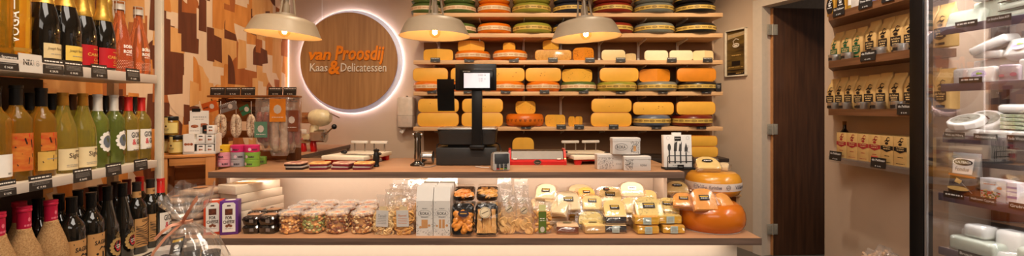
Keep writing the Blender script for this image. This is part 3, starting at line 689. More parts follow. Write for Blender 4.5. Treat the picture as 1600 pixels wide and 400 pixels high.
b = MB(); b.box((0, 0, 0), (.06, .05, .004), .002); b.build('terminal_screen', mat('terminal_screen', (92, 76, 58), .15), t, loc=(0, .0, .0965), rot=(-.09, 0, 0))
b = MB()
for r in range(3):
    for c in range(3): b.box((-.02+.02*c, 0, -.008*r), (.014, .006, .0055), .001)
kp = b.build('keypad', mat('key_dark', (34, 34, 36), .5), t, loc=(0, -.0575, .038), rot=(-.3, 0, 0))
for i, (cc, n_) in enumerate((((200, 40, 36), 'red'), ((222, 184, 50), 'yellow'), ((70, 150, 70), 'green'))): 
    MB().box((-.02+.02*i, -.0585, .0135), (.015, .004, .006), .001).build(n_+'_key', mat('key_'+n_, cc, .4), t)
# film wrapping dispenser
WY = 2.6; t = thing('wrapping_dispenser', 'red cling film dispenser with steel hood on the worktop', 'dispenser', (PX(839.5, WY), WY+.06, CZ)); q3 = WY/FPX; hw = 43*q3
b = MB(); b.prism([(-.085, 0), (.07, 0), (.07, .03), (-.07, .03), (-.085, .02)], hw*2-.012); b.xf(Matrix.Translation((-hw+.006, 0, 0)) @ Matrix(((0, 0, 1, 0), (1, 0, 0, 0), (0, 1, 0, 0), (0, 0, 0, 1)))); base = b.build('base', REDP, t)
for s_ in (-1, 1):
    b = MB(); b.prism([(-.09, 0), (.08, 0), (.07, .082), (.02, .09), (-.045, .082), (-.072, .04), (-.09, .022)], .014); b.xf(Matrix.Translation((s_*hw-.007, 0, 0)) @ Matrix(((0, 0, 1, 0), (1, 0, 0, 0), (0, 1, 0, 0), (0, 0, 0, 1)))); b.build('end_cheek', REDP, t)
b = MB(); b.prism([(-.066, .032), (.06, .032), (.06, .078), (.015, .083), (-.042, .077), (-.05, .062)], 2*hw-.02); b.xf(Matrix.Translation((-hw+.01, 0, 0)) @ Matrix(((0, 0, 1, 0), (1, 0, 0, 0), (0, 1, 0, 0), (0, 0, 0, 1)))); b.build('hood', mat('hood_steel', (112, 104, 96), .5, 1, var=.03), t)
b = MB(); b.cyl(.018, -.0, .003, rot=Matrix.Rotation(PI/2, 3, 'X'), seg=24); bm_ = b.build('badge', BLACK, base, loc=(.0, -.0865, .017)); bm_.scale = (1.25, 1, .8)
LT().ring(0, 0, .0165, .0165, .002).bar(0, .001, .02, .004).bar(0, -.006, .012, .002).flat(bm_, CHROME, y=-.0036)
for s_ in (-.8, .78): MB().box((s_*hw, -.07, .034), (.022, .012, .008), .002).build('blade_clip', WHITEP, t)
# cheese cutting boards with bridge handles
def cutting_board(label, px, Y, rz):
    t = thing('cheese_cutting_board', label, 'cutting board', (px, Y, CZ), rz, 'white cheese cutting boards on red feet')
    MB().box((0, 0, .042), (.27, .34, .024), .005).build('board', mat('board_white', (234, 222, 198), .45, var=.02), t)
    b = MB(); b.box((0, 0, .024), (.2, .3, .012), .003); b.build('base_frame', REDP, t)
    for sx in (-1, 1):
        for sy in (-1, 1): MB().loft([(sx*.105, sy*.145, 0, .018, .018), (sx*.1, sy*.14, .03, .026, .022)], 16, 4).build('foot', REDP, t)
    for sx in (-1, 1):
        h_ = thing_part('handle_bar', MB().box((sx*.068, .13, .112), (.115, .022, .016), .004), WHITEP, t)
        for dx in (-.036, .036): MB().cyl(.0045, .0545, .105, c=(sx*.068+dx, .13), seg=10).build('post', CHROME, h_)
    return t
def thing_part(n, b, m, t): return b.build(n, m, t)
cutting_board('white cheese cutting board on red feet, below the round sign', PX(560, 2.72), 2.72, math.radians(-12))
cutting_board('white cheese cutting board behind the floral biscuit tins', PX(917, 2.76), 2.76, math.radians(9))
def knife(label, loc, L_, rz, pitch=0):
    t = thing('cheese_knife', label, 'knife', loc, rot=(0, pitch, rz))
    b = MB(); b.loft([(0, 0, 0, .008, .012), (0, 0, .02, .011, .014), (0, 0, .08, .009, .013), (0, 0, .11, .011, .015), (0, 0, .115, .006, .008)], 16, 2.5); b.xf(Matrix.Rotation(PI/2, 4, 'Y')); b.build('handle', BLACK, t)
    b = MB(); b.prism([(0, -.012), (-L_*.8, -.016), (-L_, .006), (-L_*.9, .012), (0, .012)], .002, -.001); b.build('blade', CHROME, t); return t
knife('long cheese knife with black handle lying before the left cutting board', (PX(556, 2.5), 2.53, CZ+.020), .01, math.radians(-4))
t = thing('double_handled_knife', 'steel cheese knife with black end grip across the left cutting board', 'knife', (PX(563, 2.60), 2.60, CZ+.0575), rot=(0, 0, math.radians(-14)))
b = MB(); b.prism([(-.11, .0), (.11, -.004), (.11, .024), (-.08, .03), (-.115, .022)], .002); b.build('blade', CHROME, t)
MB().ball((-.115, .01, .012), .018, 2, (1.2, .8, .65)).build('end_grip', BLACK, t); MB().ball((.118, .008, .008), .011, 2, (1.4, .8, .8)).build('end_grip', BLACK, t)
t = thing('black_grip_tool', 'upright black turned handle standing before the left cutting board', 'handle', (PX(588, 2.5), 2.5, CZ))
MB().lathe([(0, 0), (.015, 0), (.017, .006), (.013, .016), (.018, .045), (.017, .065), (.012, .082), (.016, .09), (.015, .098), (0, .1)], 24).build('grip', BLACK, t)
MB().cyl(.0035, .1, .104, seg=10).build('rivet', CHROME, t)
t = thing('double_handled_knife', 'steel cheese knife with black grip across the right cutting board', 'knife', (PX(915, 2.62), 2.62, CZ+.0575), rot=(0, 0, math.radians(-10)))
b = MB(); b.prism([(-.11, .0), (.11, -.004), (.11, .02), (-.08, .026), (-.115, .02)], .002); b.build('blade', CHROME, t)
MB().ball((-.135, .015, .010), .017, 2, (1.9, .8, .6)).build('end_grip', BLACK, t); MB().ball((.12, .01, .007), .011, 2, (1.4, .8, .8)).build('end_grip', BLACK, t)
# flat tins
TINY = 2.385
for i, (px, n_) in enumerate(((459, 2), (497, 2), (532.5, 2), (565, 2))):
    for k in range(n_):
        wd_ = 29*TINY/FPX; rr = random.Random(i*7+k)
        t = thing('flat_tin', f'flat fruit spread tin, {"lower" if k == 0 else "upper"} of the {ORD[i]} stack from the left along the worktop edge', 'tin', (PX(px+rr.uniform(-1.5, 1.5), TINY), TINY+.035, CZ+k*.0185), rr.uniform(-.06, .06)+(.1 if i % 2 else -.05))
        MB().loft([(0, 0, 0, wd_/2-.003, .042), (0, 0, .002, wd_/2-.001, .044), (0, 0, .011, wd_/2-.001, .044)], 28, 8).build('tin_base', mat('tin_wine', (110, 26, 44), .35) if i else mat('tin_dark', (42, 30, 30), .35), t)
        lid = MB().loft([(0, 0, .0112, wd_/2, .045), (0, 0, .016, wd_/2, .045), (0, 0, .018, wd_/2-.002, .043)], 28, 8).build('tin_lid', mat('tin_side', (168, 158, 150), .4) if k == 0 else mat('tin_art%d' % (i % 2), [(208, 150, 130), (222, 160, 84)][i % 2], .4, rgb2=[(226, 190, 160), (238, 196, 130)][i % 2], scale=60), t)
        if k: 
            o = LT().disc(.0, .0, .03, .02).flat(lid, mat('tin_fruit%d' % (i % 2), [(160, 60, 60), (206, 116, 40)][i % 2], .4), tf=lambda a, b_: (a, b_, .0184), name='lid_picture')
# floral biscuit tins
FLOW = mat('flower_print', (214, 208, 202), .45, rgb2=(108, 102, 98), scale=95, contrast=(.52, .60)); TINW = mat('tin_white', (214, 208, 202), .4, var=.01)
def biscuit_tin(label, loc, rz, w_, h_, pos):
    t = thing('biscuit_tin', label, 'tin', loc, rz, 'floral biscuit tins on the worktop'); d_ = .07
    bd = MB().loft([(0, 0, 0, w_/2-.002, d_/2-.002), (0, 0, .003, w_/2, d_/2), (0, 0, h_*.82, w_/2, d_/2)], 32, 9).build('tin_body', TINW, t)
    MB().loft([(0, 0, h_*.8, w_/2+.0015, d_/2+.0015), (0, 0, h_*.97, w_/2+.0015, d_/2+.0015), (0, 0, h_, w_/2-.003, d_/2-.003)], 32, 9).build('tin_lid', TINW, t)
    x0, x1 = pos; rr = random.Random(int(loc[0]*1000)); L = LT()
    for k in range(95):
        x, z = rr.uniform(x0+.004, x1-.004)*1.0, rr.uniform(.006, h_*.76); r = rr.uniform(.0012, .003)
        if rr.random() < .5: L.ring(x, z, r, r, .0007, 8)
        else: L.stroke([(x, z), (x+rr.uniform(-.004, .004), z+rr.uniform(.002, .006))], .0012)
    L.flat(bd, INKK, y=-d_/2-.0006, name='flower_print'); return t, bd, d_
t, bd, d_ = biscuit_tin('floral white biscuit tin, bottom left of the stack of three', (PX(951, 2.42), 2.42, CZ), .06, 41*2.39/FPX, .082, (-.07, .02))
LT().text('ROKA', .044, .03, .026, .01).flat(bd, GREYINK, y=-d_/2-.0007)
t, bd, d_ = biscuit_tin('floral white biscuit tin, bottom right with its label right of the print', (PX(994, 2.37), 2.37, CZ), -.04, 42*2.335/FPX, .076, (-.068, -.02))
LT().text('ROKA', .03, .03, .032, .011).flat(bd, INKK, y=-d_/2-.0007)
t, bd, d_ = biscuit_tin('floral white biscuit tin with large printed name, on top of two others', (PX(976.5, 2.40), 2.40, CZ+.0825), .03, 44*2.37/FPX, .088, (.018, .07))
LT().text('ROKA', -.03, .04, .046, .017).ring(-.03, .04, .034, .018, .0015).flat(bd, INKK, y=-d_/2-.0008)
LT().bar(.042, .028, .014, .02).disc(.042, .04, .007).flat(bd, mat('biscuit_print', (206, 152, 98), .5), y=-d_/2-.0009)
# cheese knife box in its wire stand
KY = 2.385; t = thing('knife_box', 'white boxed set of four cheese knives standing on the worktop', 'box', (PX(1060, KY), KY, CZ+.013), 0, rot=(-.06, 0, .02)); q4 = KY/FPX
bw, bh = 44*q4, .172
bx = MB().box((0, .02, bh/2), (bw, .035, bh), .001).build('carton', WHITE, t); MB().box((0, .02, bh+.006), (.05, .012, .014), .002).build('hang_tab', WHITE, bx)
L = LT(); y_ = .002
sh = mat('knife_print', (70, 68, 66), .5)
L.stroke([(-.046, .02), (-.046, .09)], .008).disc(-.046, .105, .009, .02).stroke([(-.016, .02), (-.016, .08), (-.014, .1)], .008).poly([(-.022, .085), (-.006, .085), (-.002, .14), (-.012, .13), (-.014, .14), (-.02, .12)]).stroke([(.014, .02), (.014, .085)], .008).poly([(.004, .085), (.02, .085), (.022, .14), (.014, .12), (.01, .13)]).stroke([(.044, .02), (.044, .08)], .008).poly([(.036, .082), (.052, .082), (.054, .1), (.044, .13), (.036, .1)])
L.flat(bx, sh, y=y_, name='knife_picture'); lb = MB().box((0, .0015, .152), (.034, .002, .022)).build('brand_patch', BLACK, bx); LT().text('BOSKA', 0, .153, .026, .006, .01).flat(lb, INKW, y=-.0002)
LT().ring(-.052, .155, .009, .009, .001).ring(.054, .155, .009, .009, .001).ring(.054, .11, .006, .006, .001).dashes(.05, .064, .08, .003, 2).dashes(.05, .064, .06, .003, 2).dashes(-.03, .03, .01, .003, 5).flat(bx, GREYINK, y=.0018)
t = thing('wire_stand', 'black wire display stand holding the knife box', 'stand', (PX(1061, KY), KY-.005, CZ), .02)
b = MB(); b.box((0, .02, .006), (bw+.01, .07, .01), .002); b.build('base', BLACK, t)
b = MB(); hw_ = bw/2+.002; b.tube([(-hw_+.01, -.012, .008), (-hw_+.01, -.014, .07), (-hw_+.014, -.014, .076), (hw_-.014, -.014, .076), (hw_-.01, -.014, .07), (hw_-.01, -.012, .008)], .0022); b.tube([(-hw_+.01, -.013, .045), (hw_-.01, -.013, .045)], .0018); b.tube([(-hw_+.01, -.013, .014), (hw_-.01, -.013, .014)], .0018); b.build('wire_front', BLACK, t)
p_ = MB().box((0, -.017, .018), (.034, .003, .022)).build('name_plate', BLACK, t); LT().text('BOSKA', 0, .018, .022, .005).flat(p_, GREYINK, y=-.0188)
t = thing('small_sign', 'small dark sign lying behind the band labelled cheese wheel', 'sign', (PX(1083, 2.5), 2.55, CZ)); MB().box((0, 0, .022), (.05, .006, .04), .001).build('plate', BLACK, t) ; LT().bar(0, .025, .034, .006).flat(t, GREYINK, y=-.0035)

# ------------------------------------------------------------------ cream grater on the side counter
GY = 3.42; t = thing('cheese_grater_machine', 'cream electric cheese grater with black ball lever on the side counter', 'grater', (PX(499, GY), GY, CZ)); q5 = GY/FPX
CRM = mat('cream_enamel', (222, 204, 160), .3, coat=.3); gx = lambda p: (p-499)*q5; gz = lambda p: PZ(p, GY)-CZ
RY = Matrix.Rotation(PI/2, 3, 'Y')
b = MB(); b.lathe([(0, 0), (.045, 0), (.058, .02), (.066, .05), (.066, .09), (.056, .13), (.035, .155), (0, .16)], 32, rot=RY); b.build('motor_drum', CRM, t, loc=(gx(485), 0, gz(184)))
b = MB(); b.lathe([(0, 0), (.04, 0), (.043, .006), (.043, .07), (0, .07)], 28, rot=RY); b.build('motor_cap', mat('copper_steel', (190, 150, 110), .2, .9), t, loc=(gx(470), 0, gz(184)))
b = MB(); b.lathe([(0, 0), (.038, .0), (.03, .06), (.022, .065), (0, .065)], 24); b.build('hopper_neck', CRM, t, loc=(gx(492), -.01, gz(208)))
b = MB(); b.lathe([(0, 0), (.048, 0), (.048, .07), (.052, .075), (0, .075)], 28, rot=RY); b.build('grating_drum', CHROME, t, loc=(gx(495), -.02, gz(212)))
b = MB(); b.loft([(0, 0, 0, .05, .03), (.005, 0, .03, .058, .034), (.012, 0, .06, .066, .038), (.014, 0, .064, .07, .04)], 24, 4); b.build('hopper', mat('brushed_plate', (206, 200, 192), .28, .8), t, loc=(gx(500), -.035, gz(219)))
b = MB(); b.tube([(gx(505), -.05, gz(214)), (gx(514), -.06, gz(208)), (gx(526), -.06, gz(198))], .006); lv = b.build('lever', CHROME, t); MB().ball((gx(527), -.06, gz(197.5)), .02, 3).build('lever_knob', BLACK, lv)
b = MB(); b.tube([(gx(502), 0, gz(173)), (gx(512), -.01, gz(175)), (gx(532), -.02, gz(184))], .004); b.ball((gx(502), 0, gz(173)), .015, 2, (1.4, 1, .7)); b.build('lid_latch', CHROME, t)
for px, lab in ((477, -.02), (493, -.02)):
    b = MB(); b.loft([(gx(px), -.03, 0, .02, .024), (gx(px)+.002, -.03, .01, .022, .025), (gx(px)-.012, -.02, .08, .022, .02), (gx(px)-.016, -.02, .1, .018, .018)], 20, 3); b.build('foot', REDP, t)
b = MB(); b.box((gx(484), .0, gz(214)), (.09, .07, .05), .01); b.build('gear_box', CRM, t); b = MB(); b.box((gx(478), -.04, gz(205)), (.045, .01, .03), .004); b.build('switch_plate', WHITEP, t)
b = MB(); b.box((gx(482), -.042, gz(220)), (.075, .012, .03), .005); b.ball((gx(486), -.052, gz(218)), .006, 2); b.build('clamp_plate', CHROME, t)
# ------------------------------------------------------------------ goods on the lit display shelf
LF = LZ+.0002
# nut tubs: clear tub in three bands, nuts inside, clear lid
def nuts_mesh(kind):
    rr = random.Random(kind*5+1); b = MB()
    cols = 4
    for k in range(115):
        a = rr.uniform(0, 2*PI); z = rr.uniform(.008, .082); r = rr.uniform(.041, .0455)
        b.mi = rr.choice([[0, 0, 1, 3], [0, 0, 1, 2], [3, 3, 0, 1], [0, 1, 1, 3]][kind])
        if kind == 1 and rr.random() < .3: b.mi = 2
        b.ball((r*math.cos(a), r*math.sin(a), z), .0092, 1, (1.3, .85, .8), Matrix.Rotation(rr.uniform(0, 3), 3, 'Z') @ Matrix.Rotation(rr.uniform(0, 3), 3, 'X'))
    for k in range(45):
        a = rr.uniform(0, 2*PI); r = .045*math.sqrt(rr.random()); b.mi = rr.choice([0, 1, 3]); b.ball((r*math.cos(a), r*math.sin(a), .082), .009, 1, (1.3, .9, .8), Matrix.Rotation(rr.uniform(0, 3), 3, 'Z'))
    b.mi = 0; b.cyl(.041, .005, .078, seg=16); return b
NUTM = [mat('nut_tan', (222, 160, 90), .45, var=.12), mat('nut_pale', (236, 200, 146), .45, var=.1), mat('nut_green', (160, 162, 92), .5, var=.08), mat('nut_brown', (140, 78, 42), .45, var=.15)]
NSAMP = [nuts_mesh(k).build('nuts', NUTM, smooth=60) for k in range(4)]
TUBM = film('tub_plastic', gloss=.02, rough=.1, milky=.05, bumpy=0, ior=1.2)
def tub(label, loc, k, rz):
    t = thing('nut_tub', label, 'nut tub', loc, rz, 'clear tubs of mixed nuts')
    pr = [(0, .002), (.047, .002), (.0505, .008)]
    for j in range(3): z0 = .008+j*.025; pr += [(.052, z0+.004), (.0525, z0+.018), (.0495, z0+.0235)]
    pr += [(.053, .086)]
    MB().lathe(pr, 40).build('tub_wall', TUBM, t, smooth=60)
    n = NSAMP[k].copy(); C.objects.link(n); n.parent = t; n['kind'] = 'stuff'
    ld = MB().lathe([(0, .0865), (.05, .0865), (.0555, .085), (.0565, .088), (.0565, .094), (.052, .0965), (.049, .091), (0, .091)], 40).build('lid', film('lid_plastic', gloss=.03, rough=.15, milky=.22, bumpy=0), t, smooth=40)
    LT().disc(0, 0, .03).flat(ld, mat('lid_sticker', (222, 190, 160), .5), tf=lambda a, b: (a, b, .0915), name='sticker'); LT().bar(0, .004, .03, .008).dashes(-.015, .015, -.008, .003, 3).flat(ld, mat('sticker_red', (200, 84, 60), .5), tf=lambda a, b: (a, b, .0919))
    t.scale = (1, 1, 1.1); return t
TR = [2.215, 2.33, 2.445]
first = None
for row, (Y, pxs) in enumerate(((2.235, (454.5, 490.5, 527.5, 567)), (2.352, (468, 503.5, 538, 573)), (2.466, (481.5, 513.5, 546, 577)))):
    for i, px in enumerate(pxs):
        tub(f'clear tub of mixed nuts, {ORD[i]} from the left in the {["front", "middle", "back"][row]} row', (PX(px, Y), Y, LF), [0, 1, 2, 3][i] if row == 0 else random.randrange(4), random.uniform(0, 6))
for n in NSAMP: bpy.data.objects.remove(n)
# black trays in film
def tray_pack(label, loc, rz, wd, dp, h, food, foodm, group=None):
    t = thing('tray_pack', label, 'food tray', loc, rz, group)
    MB().loft([(0, 0, 0, wd*.42, dp*.42), (0, 0, .004, wd*.44, dp*.44), (0, 0, h*.7, wd*.5, dp*.5), (0, 0, h*.72, wd*.5, dp*.5), (0, 0, h*.68, wd*.46, dp*.46)], 28, 7).build('tray', mat('tray_black', (24, 22, 22), .22), t)
    b = MB(); rr = random.Random(int(loc[0]*999+loc[1]*77)); food(b, rr, wd, dp, h); b.build('food', foodm, t, smooth=50)['kind'] = 'stuff'
    MB().loft([(0, 0, .001, wd*.46, dp*.46), (0, 0, h*.7, wd*.52, dp*.52), (0, 0, h, wd*.44, dp*.44), (0, 0, h+.002, wd*.2, dp*.2)], 28, 6).jit(.003, 60, 1).build('film_wrap', FILM, t)
    return t
def f_dark(b, rr, w, d, h):
    for k in range(16): b.ball((rr.uniform(-.36, .36)*w, rr.uniform(-.36, .36)*d, h*.75), .012, 1, (1.3, 1.1, .7))
def f_label(b, rr, w, d, h):
    f_dark(b, rr, w, d, h)
FRUITM = [mat('dried_fruit', (52, 36, 28), .4, var=.2)]
for i, (px, Y) in enumerate(((398.5, 2.245), (424, 2.245), (404, 2.36), (429, 2.36), (420, 2.47), (447, 2.47))):
    if i == 5: continue
    for k in range(2):
        pl = f'{["front left", "front right", "middle left", "middle right", "back"][i]} stack'
        t = tray_pack(f'film wrapped black tray with dark fruit, {"lower" if k == 0 else "upper"} of the {pl}', (PX(px, Y), Y, LF+k*.043), random.uniform(-.05, .05), 27*2.2/FPX, .1, .042, f_dark, FRUITM, 'black trays left of the nut tubs')
        if k: lb = MB().box((0, .0, .045), (.06, .05, .0008)); lb = lb.build('label', mat('tray_label', (196, 154, 118), .5, rgb2=(150, 96, 62), scale=40), t)
        MB().box((.012, -.0535, .022), (.02, .001, .016)).build('side_label', mat('side_label', (120, 108, 100), .5), t)
# long white boxes, left
WBX = mat('nougat_box', (232, 214, 190), .5, var=.02)
for k, (px, Y, rz) in enumerate(((396, 2.42, -.45), (397, 2.42, -.45), (397, 2.42, -.45), (394.5, 2.41, -.42), (391, 2.40, -.40))):
    h = .0445; t = thing('long_white_box', f'long white wrapped box, {["lowest", "second", "third", "fourth", "topmost"][k]} of the stack left of the black trays', 'box', (PX(px, Y), Y, LF+k*(h+.0005)), rz, 'stacked long white boxes')
    MB().box((0, 0, h/2), (.135, .26, h), .003).build('carton', WBX, t)
    if k > 2: LT().bar(0, -.02, .06, .1).flat(t, mat('box_gold_print', (222, 186, 120), .45), tf=lambda a, b: (a, b, h+.0006), name='print')
    MB().box((0, 0, h/2+.0), (.1365, .262, h-.001), .004).build('film_wrap', FILM, t)
# FOR CHEESE cartons
def carton(label, px, colr, name):
    Y = 2.185; q = Y/FPX; wd = 25*q; hh = .165; t = thing('cheese_snack_carton', label, 'box', (PX(px, Y), Y+.03, LF), rz=-.1)
    cm = mat(name, colr, .45, var=.02); t.rotation_euler.z = .3
    bd = MB().box((0, 0, hh/2), (wd, .06, hh), .0015).build('carton', cm, t)
    y = -.0306; LT().poly([(-wd*.36, .014), (wd*.36, .014), (wd*.36, hh-.016), (wd*.25, hh-.008), (-wd*.25, hh-.008), (-wd*.36, hh-.016)]).flat(bd, WHITE, y=y, name='label_panel')
    L = LT(); L.text('FOR', 0, .083, wd*.36, .016, .03).text('CHEESE', 0, .063, wd*.64, .016, .03).bar(0, .142, wd*.2, .006).dashes(-wd*.2, wd*.2, .03, .002, 3).flat(bd, mat('label_brown', (66, 44, 34), .5), y=y-.0005)
    L = LT(); L.bar(0, .112, wd*.42, .03).flat(bd, mat('chocolate_print', (66, 32, 24), .5, rgb2=(120, 62, 40), scale=120), y=y-.0006, name='picture')
    L = LT(); L.disc(-.008, .043, .007).disc(.008, .043, .007).disc(0, .048, .006).flat(bd, mat('nut_print', (150, 96, 60), .5, rgb2=(110, 40, 40), scale=200), y=y-.0006, name='picture')
    LT().disc(0, 0, wd*.3, .018).flat(bd, WHITE, tf=lambda a, b: (a, b, hh+.0005), name='top_panel')
carton('red and white carton of cheese crackers beside the purple one', 329, (206, 78, 44), 'carton_red')
carton('purple and white carton of cheese crackers beside the red one', 354.5, (98, 50, 130), 'carton_purple')
# stack of flat crisp bread bags before the crate
for k in range(6):
    for j in range(2):
        if k == 5 and j == 0: continue
        Y = 2.235+j*.03; px = (280, 314)[j]+random.uniform(-3, 3); t = thing('flat_bread_bag', f'flat bag of pale crispbread, {ORD[k]} from below in the {["left", "right"][j]} stack before the crate', 'bread bag', (PX(px, Y), Y, LF+k*.0365), (.18, -.2)[j]+random.uniform(-.15, .15), 'stacked crispbread bags before the crate')
        MB().box((0, 0, .018), (.112, .15, .026), .012).jit(.002, 40, k+j).build('crispbread', mat('bread_pale', (216, 184, 146), .6, rgb2=(186, 142, 100), scale=30), t)
        MB().loft([(0, 0, .001, .05, .07), (0, 0, .004, .063, .083), (0, 0, .018, .066, .088), (0, 0, .031, .062, .082), (0, 0, .035, .045, .06)], 28, 5).jit(.005, 35, k*2+j, .003).build('film_wrap', MILK, t)
        LT().disc(0, 0, .03, .035).flat(t, mat('bread_label', (206, 160, 110), .5, rgb2=(160, 90, 60), scale=60), tf=lambda a, b: (a, b, .0366 if k < 5 else .0372), name='label')
# taralli bags
def ring_pasta(b, rr, w, z0, z1, dp):
    for k in range(100):
        x = rr.uniform(-w*.42, w*.42); z = rr.uniform(z0, z1); y = rr.choice([-dp*.42, -dp*.42, -dp*.3, dp*.3]); M = Matrix.Translation((x, y, z)) @ Matrix.Rotation(rr.uniform(0, 3), 4, 'Y') @ Matrix.Rotation(PI/2+rr.uniform(-.5, .5), 4, 'X')
        pts = [M @ Vector((.0115*math.cos(a), .0078*math.sin(a), 0)) for a in [2*PI*i/9 for i in range(10)]]; b.tube(pts, .0054, 6)
def snack_bag(label, loc, rz, w, h, dp, filler, fm, lab=None, fillh=.6, group=None, name='snack_bag', fm_film=None, lean=0):
    t = thing(name, label, 'snack bag', loc, rot=(lean, 0, rz), group=group); rr = random.Random(int(abs(loc[0])*9999+loc[1]*991))
    b = MB(); filler(b, rr, w, .008, h*fillh, dp); b.build('snacks', fm, t, smooth=60)['kind'] = 'stuff'
    MB().loft([(0, 0, .0, w*.46, dp*.42), (0, 0, .004, w*.5, dp*.5), (0, 0, h*fillh, w*.5, dp*.5), (0, 0, h*.8, w*.46, dp*.25), (0, 0, h*.93, w*.43, dp*.06), (rr.uniform(-.006, .006), rr.uniform(-.008, .004), h, w*.47, dp*.04)], 28, 4).subdiv(1).jit(.005, 45, loc[0]*10, .006).build('film', fm_film or CELLO, t)
    if lab: lab(t, w, h, dp)
    return t
TARM = mat('taralli', (214, 160, 92), .5, var=.12); TARM2 = mat('taralli_pale', (222, 186, 130), .5, var=.1)
def tar_lab(col):
    def f(t, w, h, dp):
        y = -dp*.5-.004; c = MB().box((0, 0, 0), (w*.6, .001, h*.42)).build('label', mat('label_grey', (206, 200, 194), .5, var=.02), t, loc=(-w*.04, y, h*.43), rot=(0, random.uniform(-.06, .06), 0))
        LT().text(['Taralli', 'Piperoni'][col], 0, h*.07, w*.42, .014, .01, .25).dashes(-w*.22, w*.22, 0, .002, 5).dashes(-w*.22, w*.22, -.008, .002, 5).dashes(-w*.22, w*.22, -.016, .002, 5).dashes(-w*.22, w*.22, -.024, .002, 5).flat(c, [GREYINK, mat('label_orange', (206, 120, 60), .5)][col], y=-.001)
        MB().box((0, y+.002, h*.66), (w*.36, .0015, .03)).build('neck_label', mat('neck_label', (222, 196, 150), .5), t)
    return f
for row, Y in enumerate((2.19, 2.275, 2.36, 2.445)):
    for c, px in enumerate(((600.5, 632) if row == 0 else (610+row*5, 637+row*4))):
        wh = ['front', 'second', 'third', 'back'][row]
        snack_bag(f'clear bag of {["pale", "golden"][c]} ring biscuits, {["left", "right"][c]} one in the {wh} row beside the nut tubs', (PX(px, Y), Y+.02, LF), random.uniform(-.1, .1), 32*2.2/FPX, .19+row*.012, .062, ring_pasta, [TARM2, TARM][c], tar_lab(c) if row == 0 else None, .56, 'clear bags of ring biscuits')
# tall white cracker cartons
for c, px in enumerate((663.5, 690.5)):
    for r in range(6):
        Y = 2.195+r*.054; wd = 26.3*2.17/FPX; hh = .234
        t = thing('cracker_carton', f'tall white cracker carton, {["front", "second", "third", "fourth", "fifth", "rear"][r]} of the {["left", "right"][c]} row', 'box', (PX(663.5 if c == 0 else 690.5, 2.17)*1.0, Y, LF), 0, 'tall white cracker cartons')
        bd = MB()
        bd.prism([(-.026, 0), (.026, 0), (.026, hh*.93), (.0, hh), (-.026, hh*.72)], wd-.001); bd.xf(Matrix.Translation((-wd/2, 0, 0)) @ Matrix(((0, 0, 1, 0), (1, 0, 0, 0), (0, 1, 0, 0), (0, 0, 0, 1))))
        bd = bd.build('carton', mat('carton_white', (222, 216, 208), .45, var=.01), t, smooth=0)
        if r: continue
        y = -.0265; rr = random.Random(c)
        L = LT().text('ROKA', 0, .108, wd*.54, .015, .018).ring(0, .108, wd*.38, .017, .0012)
        for k in range(70):
            side = rr.choice([-1, 1]); x = side*(wd*.5-abs(rr.gauss(0, .006))-.002); z = rr.uniform(.005, .16)
            if rr.random() < .45: x = rr.uniform(-wd*.46, wd*.46); z = rr.uniform(.004, .028)
            if rr.random() < .5: L.ring(x, z, .0022, .0022, .0007, 8)
            else: L.stroke([(x, z), (x+rr.uniform(-.004, .004), z+rr.uniform(.002, .006))], .0010)
        L.dashes(-wd*.2, wd*.2, .09, .0025, 4, rr).dashes(-wd*.15, wd*.15, .132, .003, 3, rr)
        L.flat(bd, mat('print_grey', (84, 82, 80), .5), y=y)
        L = LT()
        if c == 0: L.bar(0, .058, .03, .04).disc(-.02, .042, .006).disc(.022, .05, .006)
        else: L.bar(-.008, .058, .012, .042).bar(.008, .058, .012, .042).disc(-.024, .048, .005).disc(.024, .05, .006)
        L.flat(bd, mat('biscuit_print', (206, 152, 98), .5), y=y-.0003, name='picture')
# black cracker trays, two leaning in front and two lying behind
def f_orange(b, rr, w, d, h):
    for k in range(36):
        a = rr.uniform(0, 3); b.ball((rr.uniform(-.38, .38)*w, rr.uniform(-.43, .2)*d, h+rr.uniform(-.006, .006)), .0145, 2, (1.1, 1.1, .45), Matrix.Rotation(rr.uniform(-.7, .7), 3, 'X') @ Matrix.Rotation(rr.uniform(-.7, .7), 3, 'Y'))
def f_sticks(b, rr, w, d, h):
    for k in range(11):
        x = (-.4+.08*k)*w; x2 = x+rr.uniform(-.006, .006)
        pts = [(x+(x2-x)*i/8+.0016*math.sin(i*2.1+k), d*(-.44+.75*i/8), h+.002*math.cos(i*2+k)) for i in range(9)]; b.tube(pts, .0058, 7)
def flat_tray(label, loc, rot, w, d, food, fm, lab):
    t = thing('cracker_tray', label, 'cracker pack', loc, rot=rot); h = .03
    MB().loft([(0, 0, 0, w*.46, d*.47), (0, 0, .003, w*.48, d*.485), (0, 0, h*.8, w*.5, d*.5), (0, 0, h*.8, w*.48, d*.485), (0, 0, .006, w*.44, d*.455)], 32, 9).build('tray', mat('tray_black', (24, 22, 22), .22), t)
    b = MB(); food(b, random.Random(int(loc[0]*9990)), w, d, h*.75); b.build('crackers', fm, t, smooth=60)['kind'] = 'stuff'
    MB().loft([(0, 0, .0, w*.48, d*.49), (0, 0, h*.85, w*.53, d*.54), (0, 0, h+.01, w*.46, d*.46), (0, 0, h+.013, w*.2, d*.2)], 32, 8).subdiv(1).jit(.004, 60, loc[0]).build('film_wrap', FILM, t)
    lab(t, w, d, h+.015)
ORC = mat('orange_crisps', (236, 150, 56), .5, var=.1); STK = mat('cheese_sticks', (222, 166, 98), .5, var=.12)
def lab_oval(t, w, d, z): 
    LT().disc(.006, d*.16, w*.26, d*.1).flat(t, mat('oval_dark', (44, 36, 52), .4), tf=lambda a, b: (a, b, z), name='label'); LT().bar(.006, d*.17, w*.3, d*.03).flat(t, mat('label_gold', (214, 160, 60), .4), tf=lambda a, b: (a, b, z+.0006))
